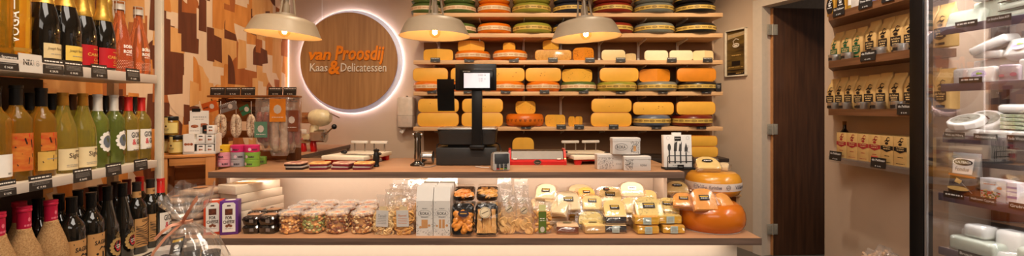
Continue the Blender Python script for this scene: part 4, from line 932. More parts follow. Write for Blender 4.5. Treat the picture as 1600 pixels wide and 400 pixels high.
def lab_round(t, w, d, z):
    LT().disc(-.008, d*.2, w*.25).flat(t, mat('label_cream', (226, 204, 166), .5), tf=lambda a, b: (a, b, z), name='label'); LT().ring(-.008, d*.2, w*.22, w*.22, .0015).stroke([(-.024, d*.16), (.008, d*.25)], .003).flat(t, mat('label_brown', (66, 44, 34), .5), tf=lambda a, b: (a, b, z+.0006))
lean = math.radians(76); Y = 2.19
flat_tray('black tray of orange cheese crisps standing beside the white cartons', (PX(723.5, Y), Y, LF+.076), (lean, 0, 0), .104, .15, f_orange, ORC, lab_oval)
flat_tray('black tray of twisted cheese sticks standing next to the crisps', (PX(760.5, Y), Y, LF+.076), (lean, 0, .04), .108, .15, f_sticks, STK, lab_round)
for c, px in enumerate((724, 761)):
    for r in range(4):
        Y = 2.34; last = r == 3
        rt = (math.radians(14), 0, random.uniform(-.04, .04)) if last else (0, 0, random.uniform(-.04, .04))
        flat_tray(f'black tray of {["orange crisps", "small yellow biscuits"][c]} lying behind the standing trays, {["lowest", "second", "third", "topmost"][r]} of its stack', (PX(px, 2.28), Y, LF+.002+r*.047+(.018 if last else 0)), rt, .108, .13, f_orange, ORC if c == 0 else mat('yellow_biscuit', (226, 164, 76), .5, var=.1), (lambda *a: None))
# biscotti bags and green labelled bag
def f_round(b, rr, w, z0, z1, dp):
    for k in range(44):
        x = rr.uniform(-w*.36, w*.36); z = rr.uniform(z0+.01, z1); y = rr.choice([-dp*.38, -dp*.44, dp*.2])
        b.cyl(.0185, -.003, .003, seg=16, at=(x, y, z), rot=Matrix.Rotation(PI/2+rr.uniform(-.3, .3), 3, 'X') @ Matrix.Rotation(rr.uniform(-.5, .5), 3, 'Y'))
def f_pod(b, rr, w, z0, z1, dp):
    for k in range(64):
        b.ball((rr.uniform(-w*.4, w*.4), rr.choice([-dp*.4, -dp*.3, dp*.3]), rr.uniform(z0+.006, z1)), .011, 2, (1.3, .8, .75), Matrix.Rotation(rr.uniform(0, 3), 3, 'Y'))
BSC = mat('round_biscuit', (226, 180, 118), .55, var=.08)
def bis_lab(t, w, h, dp): 
    c = LT().disc(0, h*.66, .0185).flat(t, mat('label_cream', (226, 204, 166), .5), y=-dp*.30, name='label'); LT().ring(0, h*.66, .0165, .0165, .0012).stroke([(-.011, h*.66-.008), (.011, h*.66+.008)], .004).flat(t, mat('label_brown', (66, 44, 34), .5), y=-dp*.30-.0006)
for i, (px, Y, h) in enumerate(((795, 2.20, .185), (819, 2.20, .175), (790, 2.30, .225), (815, 2.30, .22), (788, 2.40, .25), (814, 2.40, .235))):
    snack_bag(f'tall clear bag of round stamped biscuits, {["left", "right"][i % 2]} one in the {["front", "middle", "back"][i//2]} row', (PX(px, Y), Y+.02, LF), random.uniform(-.12, .12), 27*2.2/FPX, h, .06, f_round, BSC, bis_lab if i < 4 else None, .40, 'tall clear bags of round biscuits')
def green_lab(t, w, h, dp):
    y = -dp*.5-.004; c = MB().box((0, 0, 0), (w*.44, .001, h*.66)).build('label', mat('label_green', (92, 112, 44), .5, var=.03), t, loc=(-w*.06, y, h*.38)); LT().dashes(-.012, .012, .018, .004, 2).dashes(-.012, .012, .008, .003, 2).flat(c, INKW, y=-.0008)
    LT().disc(0, -h*.22, .011, .014).flat(c, mat('label_photo', (196, 190, 178), .5), y=-.0008, name='picture'); MB().box((-w*.06, y+.004, h*.82), (w*.4, .002, .03)).build('top_label', mat('label_lime', (222, 218, 150), .5), t)
snack_bag('clear bag of brown pods with long green label beside the cheese packs', (PX(848.5, 2.2), 2.225, LF), .04, 27*2.2/FPX, .158, .06, f_pod, mat('brown_pods', (216, 158, 84), .45, var=.1), green_lab, .68)

# vacuum packed cheese pieces
def arch(w, h, r=.35, n=7):
    r = r*w; p = [(-w/2, 0), (w/2, 0)]
    for k in range(n): a = PI/2*k/(n-1); p.append((w/2-r+r*math.cos(a), h-r+r*math.sin(a)))
    for k in range(n): a = PI/2+PI/2*k/(n-1); p.append((-w/2+r+r*math.cos(a), h-r+r*math.sin(a)))
    return p
CHM = {'ivory': mat('pack_ivory', (236, 210, 166), .5, var=.03), 'yellow': mat('pack_yellow', (234, 200, 128), .5, var=.03), 'herb': mat('pack_herb', (222, 194, 118), .5, rgb2=(160, 138, 76), scale=80, contrast=(.55, .68)), 'gold': mat('pack_gold', (224, 166, 78), .5, var=.04), 'amber': mat('pack_amber', (226, 152, 66), .5, var=.04), 'rose': mat('pack_rose', (226, 190, 150), .5, var=.04)}
RNM = {'dark': mat('pack_rind_dark', (46, 44, 46), .4), 'orange': mat('pack_rind_orange', (216, 136, 44), .4), 'tan': mat('pack_rind_tan', (206, 164, 104), .5), 'brown': mat('pack_rind_brown', (112, 56, 34), .4), 'ivory': mat('pack_rind_ivory', (234, 214, 178), .5), 'yellow': mat('pack_rind_yellow', (220, 168, 52), .4)}
def pack(label, px, py, Y, w, h, th, tilt, rz, ch, rn, lab='black', group='vacuum packed cheese pieces', base=None, yaw=0):
    """py is the pixel row of the lower edge"""
    z = PZ(py, Y) if base is None else base
    t = thing('packed_cheese', label, 'packed cheese', (PX(px, Y), Y, z), rot=(math.radians(tilt), 0, rz), group=group)
    a = arch(w, h); b = MB(); b.prism(a, th, 0, side=lambda k: 0 if k == 0 and tilt > 5 else 1); bmesh.ops.bevel(b.bm, geom=[e for e in b.bm.edges if abs(e.verts[0].co.z-e.verts[1].co.z) < 1e-6], offset=.003, segments=2, affect='EDGES')
    b.build('cheese_piece', [CHM[ch], RNM[rn]], t, smooth=40)
    m = .014; f = MB(); f.loft([(0, h*.47, th*.45, w/2+m, h/2+m), (0, h*.47, th*.5, w/2+m, h/2+m), (0, h*.48, th*.9, w/2+.003, h/2+.004), (0, h*.48, th+.0025, w/2-.006, h/2-.008)], 32, 5); f.loft([(0, h*.47, th*.45, w/2+m, h/2+m), (0, h*.48, .001, w/2+.002, h/2+.003), (0, h*.48, -.001, w/2-.01, h/2-.01)], 32, 5)
    f.jit(.003, 50, px*.1).build('film', FILM, t)
    z = th+.0045
    tf = lambda a_, b_: (a_, b_, z); tf2 = lambda a_, b_: (a_, b_, z+.0005)
    if lab in ('black', 'blackround'):
        LT().bar(0, h*.56, w*.44, h*.24).flat(t, mat('label_black', (30, 26, 24), .4), tf=tf, name='label'); LT().bar(0, h*.61, w*.36, h*.045).flat(t, mat('label_yellow', (222, 176, 40), .4), tf=tf2); LT().dashes(-w*.15, w*.15, h*.53, h*.03, 3).flat(t, INKW, tf=tf2)
    if lab == 'blackround': LT().disc(-w*.16, h*.86, w*.16, h*.1).flat(t, mat('label_black', (30, 26, 24), .4), tf=tf, name='round_label'); LT().bar(-w*.14, h*.86, w*.16, h*.05).flat(t, mat('label_orange', (206, 120, 60), .5), tf=tf2)
    if lab == 'oval': LT().disc(0, h*.62, w*.24, h*.13).flat(t, mat('label_black', (30, 26, 24), .4), tf=tf, name='label'); LT().dashes(-w*.15, w*.15, h*.63, h*.06, 3).flat(t, INKW, tf=tf2)
    if lab == 'white': LT().bar(0, h*.55, w*.36, h*.22).flat(t, WHITE, tf=tf, name='label'); LT().dashes(-w*.12, w*.12, h*.57, h*.06, 2).flat(t, INKK, tf=tf2)
    if lab == 'grey': LT().bar(0, h*.6, w*.4, h*.22).flat(t, mat('label_olive', (140, 128, 92), .5), tf=tf, name='label'); LT().dashes(-w*.14, w*.14, h*.6, h*.05, 3).flat(t, INKK, tf=tf2)
    if lab == 'barcode':
        c = MB().box((0, -m*.35, th*.5), (w*.34, .002, th*.9)).build('label', mat('label_bluegrey', (176, 196, 190), .5, var=.02), t); L = LT()
        for k in range(6): L.bar(-w*.1+w*.04*k, 0, w*.015, th*.6)
        L.flat(c, GREYINK, tf=lambda a_, b_: (a_, -m*.35-.0015, th*.5+b_))
    return t
PK = 'packed cheese on the front shelf, '
# base layers of the pile: flat packs whose edges show at the front
for i, (px, Y, k, w_, ch, rn, lb, lab) in enumerate((
    (887, 2.19, 0, .105, 'rose', 'brown', 'grey', 'reddish flat cheese pack with olive label at the left front of the pile'),
    (930, 2.20, 0, .100, 'yellow', 'tan', 'grey', 'yellow flat cheese pack with olive label at the front of the pile'),
    (962, 2.21, 0, .105, 'ivory', 'dark', 'barcode', 'dark rinded flat pack at the very front of the pile, lower one'),
    (962, 2.215, 1, .105, 'ivory', 'dark', None, 'dark rinded flat pack lying on another dark rinded pack'),
    (1013, 2.19, 0, .105, 'gold', 'yellow', 'barcode', 'yellow edged pack with barcode label, lowest at the front middle'),
    (1011, 2.20, 1, .115, 'gold', 'yellow', 'barcode', 'yellow edged pack with pale blue label, second layer front middle'),
    (1053, 2.20, 0, .105, 'gold', 'yellow', 'barcode', 'yellow edged pack with barcode label, lowest beside the big orange wheel'),
    (1047, 2.22, 1, .115, 'herb', 'yellow', 'barcode', 'yellow edged pack with label, second layer beside the big orange wheel'))):
    pack(lab, px, 0, Y, w_, .10, .038, 0, random.uniform(-.06, .06), ch, rn, lb, base=LF+.003+k*.043)
n_ = 0
for i, px in enumerate((868, 906, 945, 984, 1020, 1052)):
    for k in range(3):
        Y = 2.36; n_ += 1
        pack(f'flat cheese pack within the heap, {["bottom", "second", "third"][k]} layer, {ORD[i]} column from the left', px, 0, Y, .105, .10, .038, 0, random.uniform(-.05, .05), random.choice(['ivory', 'yellow', 'gold']), random.choice(['tan', 'ivory', 'yellow']), None, base=LF+.003+k*.043)
pack('speckled greenish herb cheese pack standing behind the flat yellow pack', 922, 351, 2.285, .125, .062, .03, 68, .02, 'herb', 'brown', None)
pack('large yellow cheese pack with black label leaning on the dark rinded packs', 961.5, 345.5, 2.25, .108, .105, .032, 42, .0, 'yellow', 'tan', 'black')
pack('speckled pale herb cheese with black label leaning at the front middle', 1015, 344, 2.25, .14, .115, .03, 52, .04, 'herb', 'tan', 'black')
pack('ivory cheese pack with black label leaning at the left of the heap', 888, 331, 2.33, .118, .10, .034, 58, .06, 'ivory', 'ivory', 'black')
pack('pale yellow cheese pack with black label and dark oval sticker', 925.5, 331, 2.33, .10, .085, .03, 50, -.05, 'yellow', 'tan', 'black')
pack('yellow cheese pack with black label and round sticker at the top', 953.5, 322, 2.37, .115, .095, .032, 52, -.12, 'yellow', 'orange', 'blackround')
pack('small yellow cheese pack with black label at the back of the heap', 917, 315, 2.44, .09, .075, .03, 40, .05, 'gold', 'orange', 'black')
pack('orange rimmed cheese pack with white label on top of the heap', 988, 314, 2.42, .12, .10, .036, 42, -.15, 'ivory', 'orange', 'white')
pack('plain yellow cheese pack squeezed behind the herb cheese', 984, 336, 2.33, .085, .085, .03, 55, -.25, 'yellow', 'tan', None)
pack('yellow cheese pack with black label at the right of the heap', 1043, 337, 2.31, .115, .09, .034, 40, -.35, 'herb', 'tan', 'black')
pack('little yellow cheese pack peeping out behind the herb cheese', 1014, 316, 2.44, .08, .06, .03, 40, -.1, 'yellow', 'tan', None)
pack('white cheese pack with black mark on top at the far left of the heap', 852, 316, 2.43, .105, .095, .034, 45, -.3, 'ivory', 'ivory', 'black')
pack('ivory cheese pack lying under the far left white pack', 846, 330, 2.40, .10, .08, .034, 20, .2, 'ivory', 'ivory', None)
pack('pale cheese pack edge showing between pod bag and ivory pack', 873, 338, 2.30, .085, .08, .03, 45, -.5, 'ivory', 'ivory', None)
pack('ivory cheese pack lying at the back between the yellow packs', 908, 310, 2.50, .13, .08, .034, 30, .0, 'ivory', 'ivory', None)

# big wheels on the right end
OW = thing('large_round_cheese', 'big deep orange cheese wheel standing on the right end of the front shelf', 'cheese', (PX(1109.5, 2.33), 2.33, LF))
R = .168; MB().lathe([(0, 0), (R*.80, 0), (R*.9, .008), (R*.98, .032), (R, .06), (R*.97, .092), (R*.88, .12), (R*.74, .134), (0, .137)], 64).build('rind', mat('rind_orange_glossy', (204, 108, 24), .22, var=.06, scale=5, coat=.4), OW, smooth=60)
MB().lathe([(0, -.0002), (R*.86, -.0002), (R*.86, .004), (0, .004)], 48).build('cloth_disc', WHITE, OW)
# small crate behind the wheels
CRW = wood('crate_pine', (204, 158, 106), (222, 180, 130), 'X', .55, 10, 18)
kx0, kx1, KY0, KY1 = PX(1042, 2.50), PX(1157, 2.50), 2.50, 2.80
KT = PZ(303.5, 2.5); 
t = thing('small_crate', 'small pine crate upside down carrying the banded cheese wheel', 'crate', ((kx0+kx1)/2, 2.56, LF)); kw = kx1-kx0; kh = KT-LF
b = MB()
for x in (-kw/2+.012, -kw*.17, kw*.17, kw/2-.012): b.box((x, -.05, kh/2-.006), (.02, .012, kh-.012), .001)
b.build('slat', CRW, t)
for k in range(3): MB().box((0, -.04+.07*k-.0, kh-.006), (kw, .065, .012), .001).build('top_board', CRW, t)
for x in (-kw/2+.006, kw/2-.006): MB().box((x, .03, kh/2-.006), (.012, .15, kh-.012), .001).build('side_board', CRW, t)
BW = thing('banded_round_cheese', 'golden cheese wheel with printed white band on the small crate', 'cheese', (PX(1114, 2.52), 2.52, KT), 0)
R = 41*2.52/FPX; hh = .125
MB().lathe([(0, 0), (R*.8, 0), (R*.9, .008), (R*.985, .035), (R, .06), (R*.985, .085), (R*.9, .112), (R*.76, hh), (0, hh+.002)], 64).build('rind', mat('rind_golden_glossy', (222, 152, 46), .25, var=.06, scale=5, coat=.4), BW, smooth=60)
bd = MB().lathe([(R*.9875, .035), (R+.0015, .06), (R*.9965, .0765)], 64).build('label_band', mat('band_lilac', (222, 206, 192), .5, var=.02), BW, smooth=60)
rb = R+.0022; BPR = mat('band_print', (66, 60, 84), .5)
for a, s_ in ((-.118, 'Ville'), (-.05, 'Karinthee'), (.085, 'Ville'), (.135, 'Karinthee')): LT().text(s_, a, .057, .05 if s_ == 'Ville' else .062, .019, .008, .15).wrap(bd, BPR, rb-.001)
for a in (-.003+.02, -.155): LT().ring(a, .057, .0125, .012, .002).dashes(a-.008, a+.008, .057, .003, 2).wrap(bd, BPR, rb-.001, 'emblem')
pack('yellow cheese wedge with black oval label on top of the banded wheel', 1107, 266, 2.47, .125, .085, .03, 42, -.05, 'yellow', 'tan', 'oval', base=KT+hh+.004)
pack('crumpled clear pack lying right of the wedge on the banded wheel', 1128, 268, 2.52, .06, .07, .02, 18, -.6, 'ivory', 'ivory', None, base=KT+hh+.004)
pack('yellow cheese wedge with black oval label on the left edge of the small crate', 1058, 300, 2.47, .115, .07, .03, 50, -.1, 'yellow', 'yellow', 'oval', base=KT+.001)
pack('orange cheese wedge with black label, left of three on the big wheel', 1068, 328, 2.25, .10, .08, .028, 42, -.35, 'amber', 'orange', 'black', base=LF+.112)
pack('orange cheese wedge with black label, centre of three on the big wheel', 1101.5, 330, 2.21, .115, .112, .028, 56, .03, 'amber', 'orange', 'black', base=LF+.106)
pack('orange cheese wedge in film, right of three on the big wheel', 1133, 330, 2.25, .085, .075, .028, 46, .4, 'amber', 'orange', None, base=LF+.112)

# ------------------------------------------------------------------ crate with jars on the left
CX0, CX1 = PX(258, 2.4), PX(337, 2.4); CWD = CX1-CX0; CTOP = PZ(241, 2.4)
CRT = wood('crate_wood', (176, 110, 52), (204, 138, 76), 'X', .5, 9, 16); CRTZ = wood('crate_post_wood', (176, 110, 52), (204, 138, 76), 'Z', .5, 9, 16)
CWD = .235; t = thing('wooden_crate', 'upright wooden crate carrying jars at the left end of the counter', 'crate', (PX(299, 2.47), 2.47, LF), .52); ch_ = CTOP-LF
for x in (-CWD/2+.014, CWD/2-.022):
    for y in (-.11, .11): MB().box((x, y, ch_/2-.007), (.028 if x < 0 else .044, .022, ch_-.014), .002).build('post', CRTZ, t)
for y in (-.085, 0, .085): MB().box((0, y, ch_-.007), (CWD, .08, .014), .002).build('top_board', CRT, t)
for z_ in (.05, .15, .245, .335): MB().box((0, .124, z_), (CWD, .01, .07), .001).build('back_slat', CRT, t)
for s_ in (-1, 1):
    for z_ in (.06, .2, .33): MB().box((s_*(CWD/2-.004), 0, z_), (.008, .2, .08), .001).build('side_slat', CRT, t)
MB().box((0, -.112, ch_-.035), (CWD-.07, .014, .04), .002).build('front_rail', CRT, t)
JL = mat('mustard_label', (226, 206, 128), .5, var=.02); JG = mat('mustard_jar', (150, 112, 34), .15, var=.06, coat=.5)
def jar(label, px, Y, z, h=.1, r=.036):
    t = thing('mustard_jar', label, 'jar', (PX(px, Y), Y, z), random.uniform(-.15, .15), 'mustard jars on the crate')
    MB().lathe([(0, 0), (r*.92, 0), (r, .006), (r, h*.7), (r*.88, h*.78), (r*.86, h*.8), (0, h*.8)], 32).build('glass', JG, t)
    MB().lathe([(0, h*.8), (r*.95, h*.79), (r*.98, h*.82), (r*.98, h*.97), (r*.93, h), (0, h)], 32).build('lid', BLACK, t)
    lb = MB().lathe([(r+.0008, h*.1), (r+.0008, h*.66)], 32, -PI*.95, -.05).build('label', JL, t); LT().text('MUSTARD', .0, h*.32, r*.8, .007, .01).text('HONEY', 0, h*.24, r*.6, .006).disc(0, h*.47, .005).bar(0, h*.16, r*.4, .002).wrap(lb, mat('label_brown', (66, 44, 34), .5), r+.0014)
    s = MB().lathe([(r*.99+.001, h*.62), (r*.99+.0015, h*.93), (r*.6, h+.0008)], 8, -PI/2-.25, -PI/2+.25).build('seal_strip', JL, t)
jar('mustard jar with black lid, right one of the lower pair on the crate', 276, 2.41, CTOP+.001)
jar('mustard jar with black lid, left one half hidden by the white post', 256.5, 2.47, CTOP+.001)
jar('mustard jar with black lid stacked on top of the lower pair', 267, 2.44, CTOP+.102)
# pate display box
t = thing('display_box', 'white counter display box with small pate cartons on the crate', 'display box', (PX(311, 2.42), 2.45, CTOP+.0005), .3); q6 = 2.42/FPX
bw = 44*q6; bh = 31*q6
b = MB(); b.box((0, 0, .003), (bw, .1, .004)); b.box((-bw/2+.0015, 0, bh/2), (.003, .1, bh)); b.box((bw/2-.0015, 0, bh/2), (.003, .1, bh)); b.box((0, .0485, bh/2), (bw, .003, bh)); b.box((0, -.0485, bh*.07), (bw, .003, bh*.14)); b.box((0, 0, bh*.52), (bw, .096, .003)); b.box((-bw*.33, -.0485, bh/2), (bw*.34, .003, bh)); b.build('tray_carton', WHITE, t, smooth=0)
bc = MB().box((-.03, .044, bh+.06), (.09, .003, .13)).build('back_card', WHITE, t, rot=(0, 0, 0)); MB().box((-.045, .043, bh+.128), (.04, .003, .018)).build('card_tab', BLACK, bc)
LT().dashes(-.06, 0, bh+.09, .004, 4).dashes(-.05, -.01, bh+.078, .003, 3).flat(bc, GREYINK, y=.0418)
LT().disc(-.01, bh+.045, .022, .011).disc(-.045, bh+.04, .012, .008).flat(bc, mat('pate_print', (140, 62, 36), .5, rgb2=(190, 120, 80), scale=90), y=.0416, name='picture')
fc = MB().box((-.045, .02, bh+.033), (.055, .003, .07)).build('front_card', WHITE, t); LT().disc(-.045, bh+.04, .018, .009).flat(fc, mat('pate_print', (140, 62, 36), .5), y=.018, name='picture'); LT().dashes(-.065, -.025, bh+.015, .003, 4).flat(fc, GREYINK, y=.018)
LT().disc(-bw*.42, bh*.5, .007).disc(-bw*.33, bh*.5, .008, .006).disc(-bw*.24, bh*.5, .007).flat(t, mat('pate_print', (140, 62, 36), .5), y=-.0506, name='picture')
for k, (x, z_, tz) in enumerate(((.0, .005, 'lower left'), (.042, .005, 'lower right'), (.0, bh*.55, 'upper left'), (.042, bh*.55, 'upper right'), (.046, bh+.001, 'loose one on top of the display box'), (.012, bh+.001, 'dark one standing behind the loose one'))):
    cbx = thing('pate_carton', f'small {"black" if k == 5 else "white"} pate carton in the display box, {tz}', 'small box', t.matrix_basis @ Vector((x+.004, -.02 if k < 5 else .022, z_)), .3, 'pate cartons in the display box')
    hgt = bh*.42 if k < 4 else .045
    bd = MB().box((0, 0, hgt/2), (.036, .05, hgt), .001).build('carton', WHITE if k != 5 else BLACK, cbx); LT().bar(0, hgt*.8, .018, .006).flat(bd, INKK, y=-.0256); LT().disc(-.004, hgt*.4, .005).disc(.005, hgt*.4, .004).flat(bd, mat('pate_print', (140, 62, 36), .5), y=-.0256, name='picture')

# ------------------------------------------------------------------ sausage rack
SY = 2.75; qs = SY/FPX; rx0, rx1 = PX(324, SY), PX(457, SY); rw = rx1-rx0; rcx = (rx0+rx1)/2
RKW = wood('rack_wood', (130, 76, 34), (164, 104, 54), 'X', .5, 9, 18)
t = thing('sausage_rack', 'brown wooden rack with hanging dried sausages on the counter before the mural', 'rack', (rcx, SY+.06, CZ)); zz = lambda p: PZ(p, SY)-CZ
MB().box((0, .0, zz(150.5)), (rw, .13, .012), .002).build('top_shelf', RKW, t)
MB().box((0, .05, zz(172)), (rw, .014, .145), .002).build('back_board', RKW, t)
MB().box((0, .05, zz(211)), (rw, .014, .045), .002).build('cross_rail', RKW, t)
MB().box((0, .05, .03), (rw, .014, .06), .002).build('bottom_board', RKW, t)
for s_ in (-1, 1): MB().box((s_*(rw/2-.03), .02, .05), (.06, .07, .1), .003).build('foot_block', wood('rack_foot', (78, 44, 22), (104, 62, 34), 'Z', .5), t); MB().box((s_*(rw/2-.03), .062, zz(151)/2), (.04, .012, zz(151)-.01), .002).build('rear_post', RKW, t)
for px in (337, 359, 384, 411, 436, 460): MB().tube([((px-399)*qs, .045, zz(158)), ((px-399)*qs, -.04, zz(158)), ((px-399)*qs, -.05, zz(155))], .003).build('peg', mat('peg_dark', (66, 40, 24), .5), t)
for i, (x0, x1, y0, y1) in enumerate(((323, 346.5, 135, 148), (347, 370.5, 135, 148), (371.5, 394, 135.5, 148.5), (415, 437, 138, 150), (438.5, 459, 138.5, 150.5))):
    price_card('price_card', f'black price card on top of the sausage rack, {ORD[i]} from the left', (PX((x0+x1)/2, 2.74), 2.74+.03, CZ+zz(150)+.0045), (x1-x0)*qs, 13*qs, tilt=-.08, price=['€ 5,75', '€ 7,45', '€ 5,75', '€ 7,95', '€ 8,95'][i], lines=1, group='price cards on the sausage rack')
SAL = mat('salami_mould', (226, 204, 176), .65, rgb2=(138, 88, 62), scale=130, contrast=(.50, .64), bump=.3)
for i, (px, y0, y1, w_, tg, (tx, ty, tw, th_), cc, nmx) in enumerate(((338, 178, 214, 17, 'orange', (323, 167, 27, 22), (204, 92, 28), 'orange'), (362.5, 178, 214, 15, 'grey', (352, 167, 29, 18), (128, 120, 116), 'grey striped'), (386.5, 178, 214, 12.5, 'green', (378, 172, 17, 19), (44, 112, 74), 'green'))):
    sx = PX(px, 2.70); t = thing('salami', f'mould covered dried sausage with {nmx} tag on the rack', 'sausage', (sx, 2.74, PZ(158, 2.7)))
    L_ = (y1-y0)*2.7/FPX; r = w_*2.7/FPX/2*.8; z0 = PZ(y0, 2.7)-PZ(158, 2.7)
    b = MB()
    for s_ in (-1, 1):
        pts = [(s_*(.002+r*.6*math.sin(PI*k/10)**.7), .004*s_, z0-.005-L_*k/10) for k in range(11)]
        b.tube(pts, [r*.3, r*.5]+[r*.62 for k in range(2, 9)]+[r*.55, r*.35], 12)
    b.jit(.004, 40, i).build('sausage', SAL, t, smooth=80)
    b = MB(); b.tube([(0, 0, 0), (0, 0, z0*.5), (0, 0, z0)], .0015, 6); b.build('string', WHITE, t)
    qx = 2.66/FPX; b = MB(); b.box((0, 0, 0), (tw*qx*.9, .002, th_*qx*.75)); tgx = b.build('paper_tag', mat('tag_'+tg, cc, .5, var=.05), t, loc=(PX(tx, 2.66)-sx, -.05, PZ(ty, 2.66)-PZ(158, 2.7)), rot=(0, [-.3, -.3, -.45][i], 0))
    L = LT(); L.disc(.012, 0, .014, .016, 8).flat(tgx, mat('tag_crest', (214, 206, 196), .5), y=-.0016, name='crest'); LT().dashes(-.04, -.008, .002, .008, 3).flat(tgx, mat('tag_ink', (92, 40, 22), .5), y=-.0016)
    if i == 1:
        L = LT()
        for k in range(9): L.stroke([(-.045+k*.011, .026), (-.04+k*.011, .02)], .003)
        L.flat(tgx, WHITE, y=-.0017, name='stripes')
t = thing('sausage_tag', 'dark brown printed emblem tag hanging between green tag and bagged sausages', 'tag', (PX(396, 2.78), 2.785, PZ(176, 2.78))); b = MB(); b.box((0, 0, 0), (.05, .002, .075), .0005); b.build('tag_board', mat('tag_dark', (84, 48, 24), .6), t); LT().ring(0, .0, .019, .025, .004).bar(0, 0, .03, .008).ring(0, .03, .01, .006, .002).flat(t, mat('tag_print', (38, 24, 16), .6), y=-.0016)
def bag_sausage(label, px, y0, y1, w_, Y, cc, sm, labz, top=None):
    t = thing('bagged_sausage', label, 'sausage', (PX(px, Y), Y, PZ(y0, Y))); q = Y/FPX; L_ = (y1-y0)*q; w = w_*q
    b = MB()
    for s_ in (-.45, .45): b.tube([(s_*w*.5, 0, -L_*.3-L_*.64*k/8) for k in range(9)], [w*.1]+[w*.19]*7+[w*.1], 10)
    b.jit(.003, 40, px).build('sausage', sm, t, smooth=80)
    MB().loft([(0, 0, -L_, w*.42, .012), (0, 0, -L_*.9, w*.5, .02), (0, 0, -L_*.4, w*.5, .02), (0, 0, -L_*.1, w*.5, .008), (0, 0, 0, w*.48, .003)], 24, 4).subdiv(1).jit(.004, 45, px).build('bag', CELLO, t)
    z1, z0 = labz; c = MB().box((0, -.024, -(z0+z1)/2*L_), (w*.86, .0015, (z0-z1)*L_)).build('label', cc, t); LT().disc(0, -(z0*.45+z1*.55)*L_, w*.22, w*.25, 8).flat(c, mat('tag_crest', (214, 206, 196), .5), y=-.0254, name='crest'); LT().dashes(-w*.3, w*.3, -(z0*.8+z1*.2)*L_, .004, 4).flat(c, INKW, y=-.0254)
    MB().cyl(.006, -.002, .002, at=(0, 0, -.008), rot=Matrix.Rotation(PI/2, 3, 'X'), seg=10).build('hang_hole', mat('peg_dark', (66, 40, 24), .5), t)
SRED = mat('sausage_red', (120, 52, 40), .45, rgb2=(164, 96, 78), scale=40); SPALE = mat('sausage_pale', (196, 176, 154), .6, rgb2=(160, 130, 106), scale=40)
bag_sausage('bagged red sausage with green label on the rack', 411, 153, 227, 23, 2.69, mat('tag_sage', (92, 142, 116), .5, var=.04), SRED, (.5, .83))
bag_sausage('bagged pale sausages with orange header card on the rack', 437, 152, 243, 29, 2.66, mat('tag_amber', (226, 140, 40), .5, var=.06), SPALE, (.03, .42))
bag_sausage('bagged dark sausage with brown label at the right end of the rack', 459, 153, 230, 23, 2.69, mat('tag_rust', (128, 70, 44), .5, var=.08), SRED, (.25, .68))
bag_sausage('pale bagged sausage hanging behind, lower left of the orange header', 420, 160, 236, 20, 2.735, mat('tag_plain', (190, 176, 160), .5), SPALE, (.1, .2))
bag_sausage('pale bagged sausage hanging behind, lower right of the orange header', 451, 160, 239, 20, 2.735, mat('tag_plain', (190, 176, 160), .5), SPALE, (.1, .2))
# tins stacked in three columns
def can(label, px, k, cc, name, Y=2.53):
    r = 10.6*Y/FPX; h = 11*Y/FPX; t = thing('round_tin', label, 'tin', (PX(px, Y), Y, CZ+k*(h+.0006)), random.uniform(-.5, .5), 'colourful round tins before the sausage rack')
    bd = MB().lathe([(0, 0), (r*.96, 0), (r, .002), (r, h*.6), (r*1.015, h*.62), (r*1.015, h*.96), (r*.97, h), (r*.9, h*.96), (0, h*.96)], 36).build('tin', mat('tin_'+name, cc, .35, var=.03), t)
    LT().disc(-.01, h*.42, .008, .009).flat(bd, mat('tin_mark', (226, 190, 200), .5), tf=lambda a, b: ((r+.0006)*math.sin(a/r), -(r+.0006)*math.cos(a/r), b), name='emblem'); LT().dashes(.002, .03, h*.42, .006, 3).dashes(.004, .03, h*.28, .003, 4).wrap(bd, mat('tin_ink', (70, 46, 56), .5), r+.0008)
TC_ = (('pink', (226, 150, 164)), ('silver grey', (164, 160, 164)), ('lime green', (124, 172, 66)))
for i, px in enumerate((351.5, 372.5, 394.5)):
    for k in range(2): can(f'{TC_[i][0]} round tin, {["bottom", "second"][k]} of its stack before the sausage rack', px, k, TC_[i][1], TC_[i][0].split()[0])
    can(f'{["yellow", "magenta", "deep pink"][i]} round tin on top of the {TC_[i][0]} tins', px-.5, 2, [(214, 172, 40), (206, 42, 104), (196, 34, 96)][i], ['yellow', 'magenta', 'magenta'][i])
can('green round tin half hidden behind the lime green tins', 405, 0, (108, 150, 60), 'moss', 2.64)

# ------------------------------------------------------------------ gift hamper in cellophane at the lower left
GHY = 1.80; gz0 = .475; gcx = PX(297, GHY)
t = thing('display_stool', 'low wooden stool carrying the gift hamper', 'stool', (gcx, GHY, 0))
MB().box((0, 0, gz0-.012), (.3, .26, .022), .003).build('stool_top', CRT, t)
for sx in (-1, 1):
    for sy in (-1, 1): MB().box((sx*.12, sy*.1, (gz0-.024)/2), (.03, .03, gz0-.024), .002).build('leg', CRTZ, t)
t = thing('gift_hamper', 'gift hamper wrapped in clear cellophane with a rose ribbon', 'gift hamper', (gcx, GHY, gz0)); qg = GHY/FPX
hz = lambda p: PZ(p, GHY)-gz0
b = MB(); rings = []
neck = hz(346); top = hz(298)
b.loft([(0, 0, .004, .125, .1), (0, 0, .03, .145, .115), (0, 0, .09, .142, .112), (-.005, 0, neck*.72, .10, .085), (-.012, 0, neck*.92, .045, .04), (-.014, 0, neck, .018, .018), (-.016, 0, neck+.02, .035, .03), (-.018, 0, neck+.07, .085, .05), (-.012, 0, top, .10, .06)], 56, 2.4, cap=False)
for v in b.bm.verts:
    a = math.atan2(v.co.y, v.co.x); zf = min(1, max(0, (v.co.z-.04)/neck)); k = .10*zf*math.sin(a*9+v.co.z*20)+.08*zf*math.sin(a*17+2)
    v.co.x *= 1+k; v.co.y *= 1+k
    if v.co.z > top-.01: v.co.z += .03*math.sin(a*3+1)+.015*math.sin(a*8)
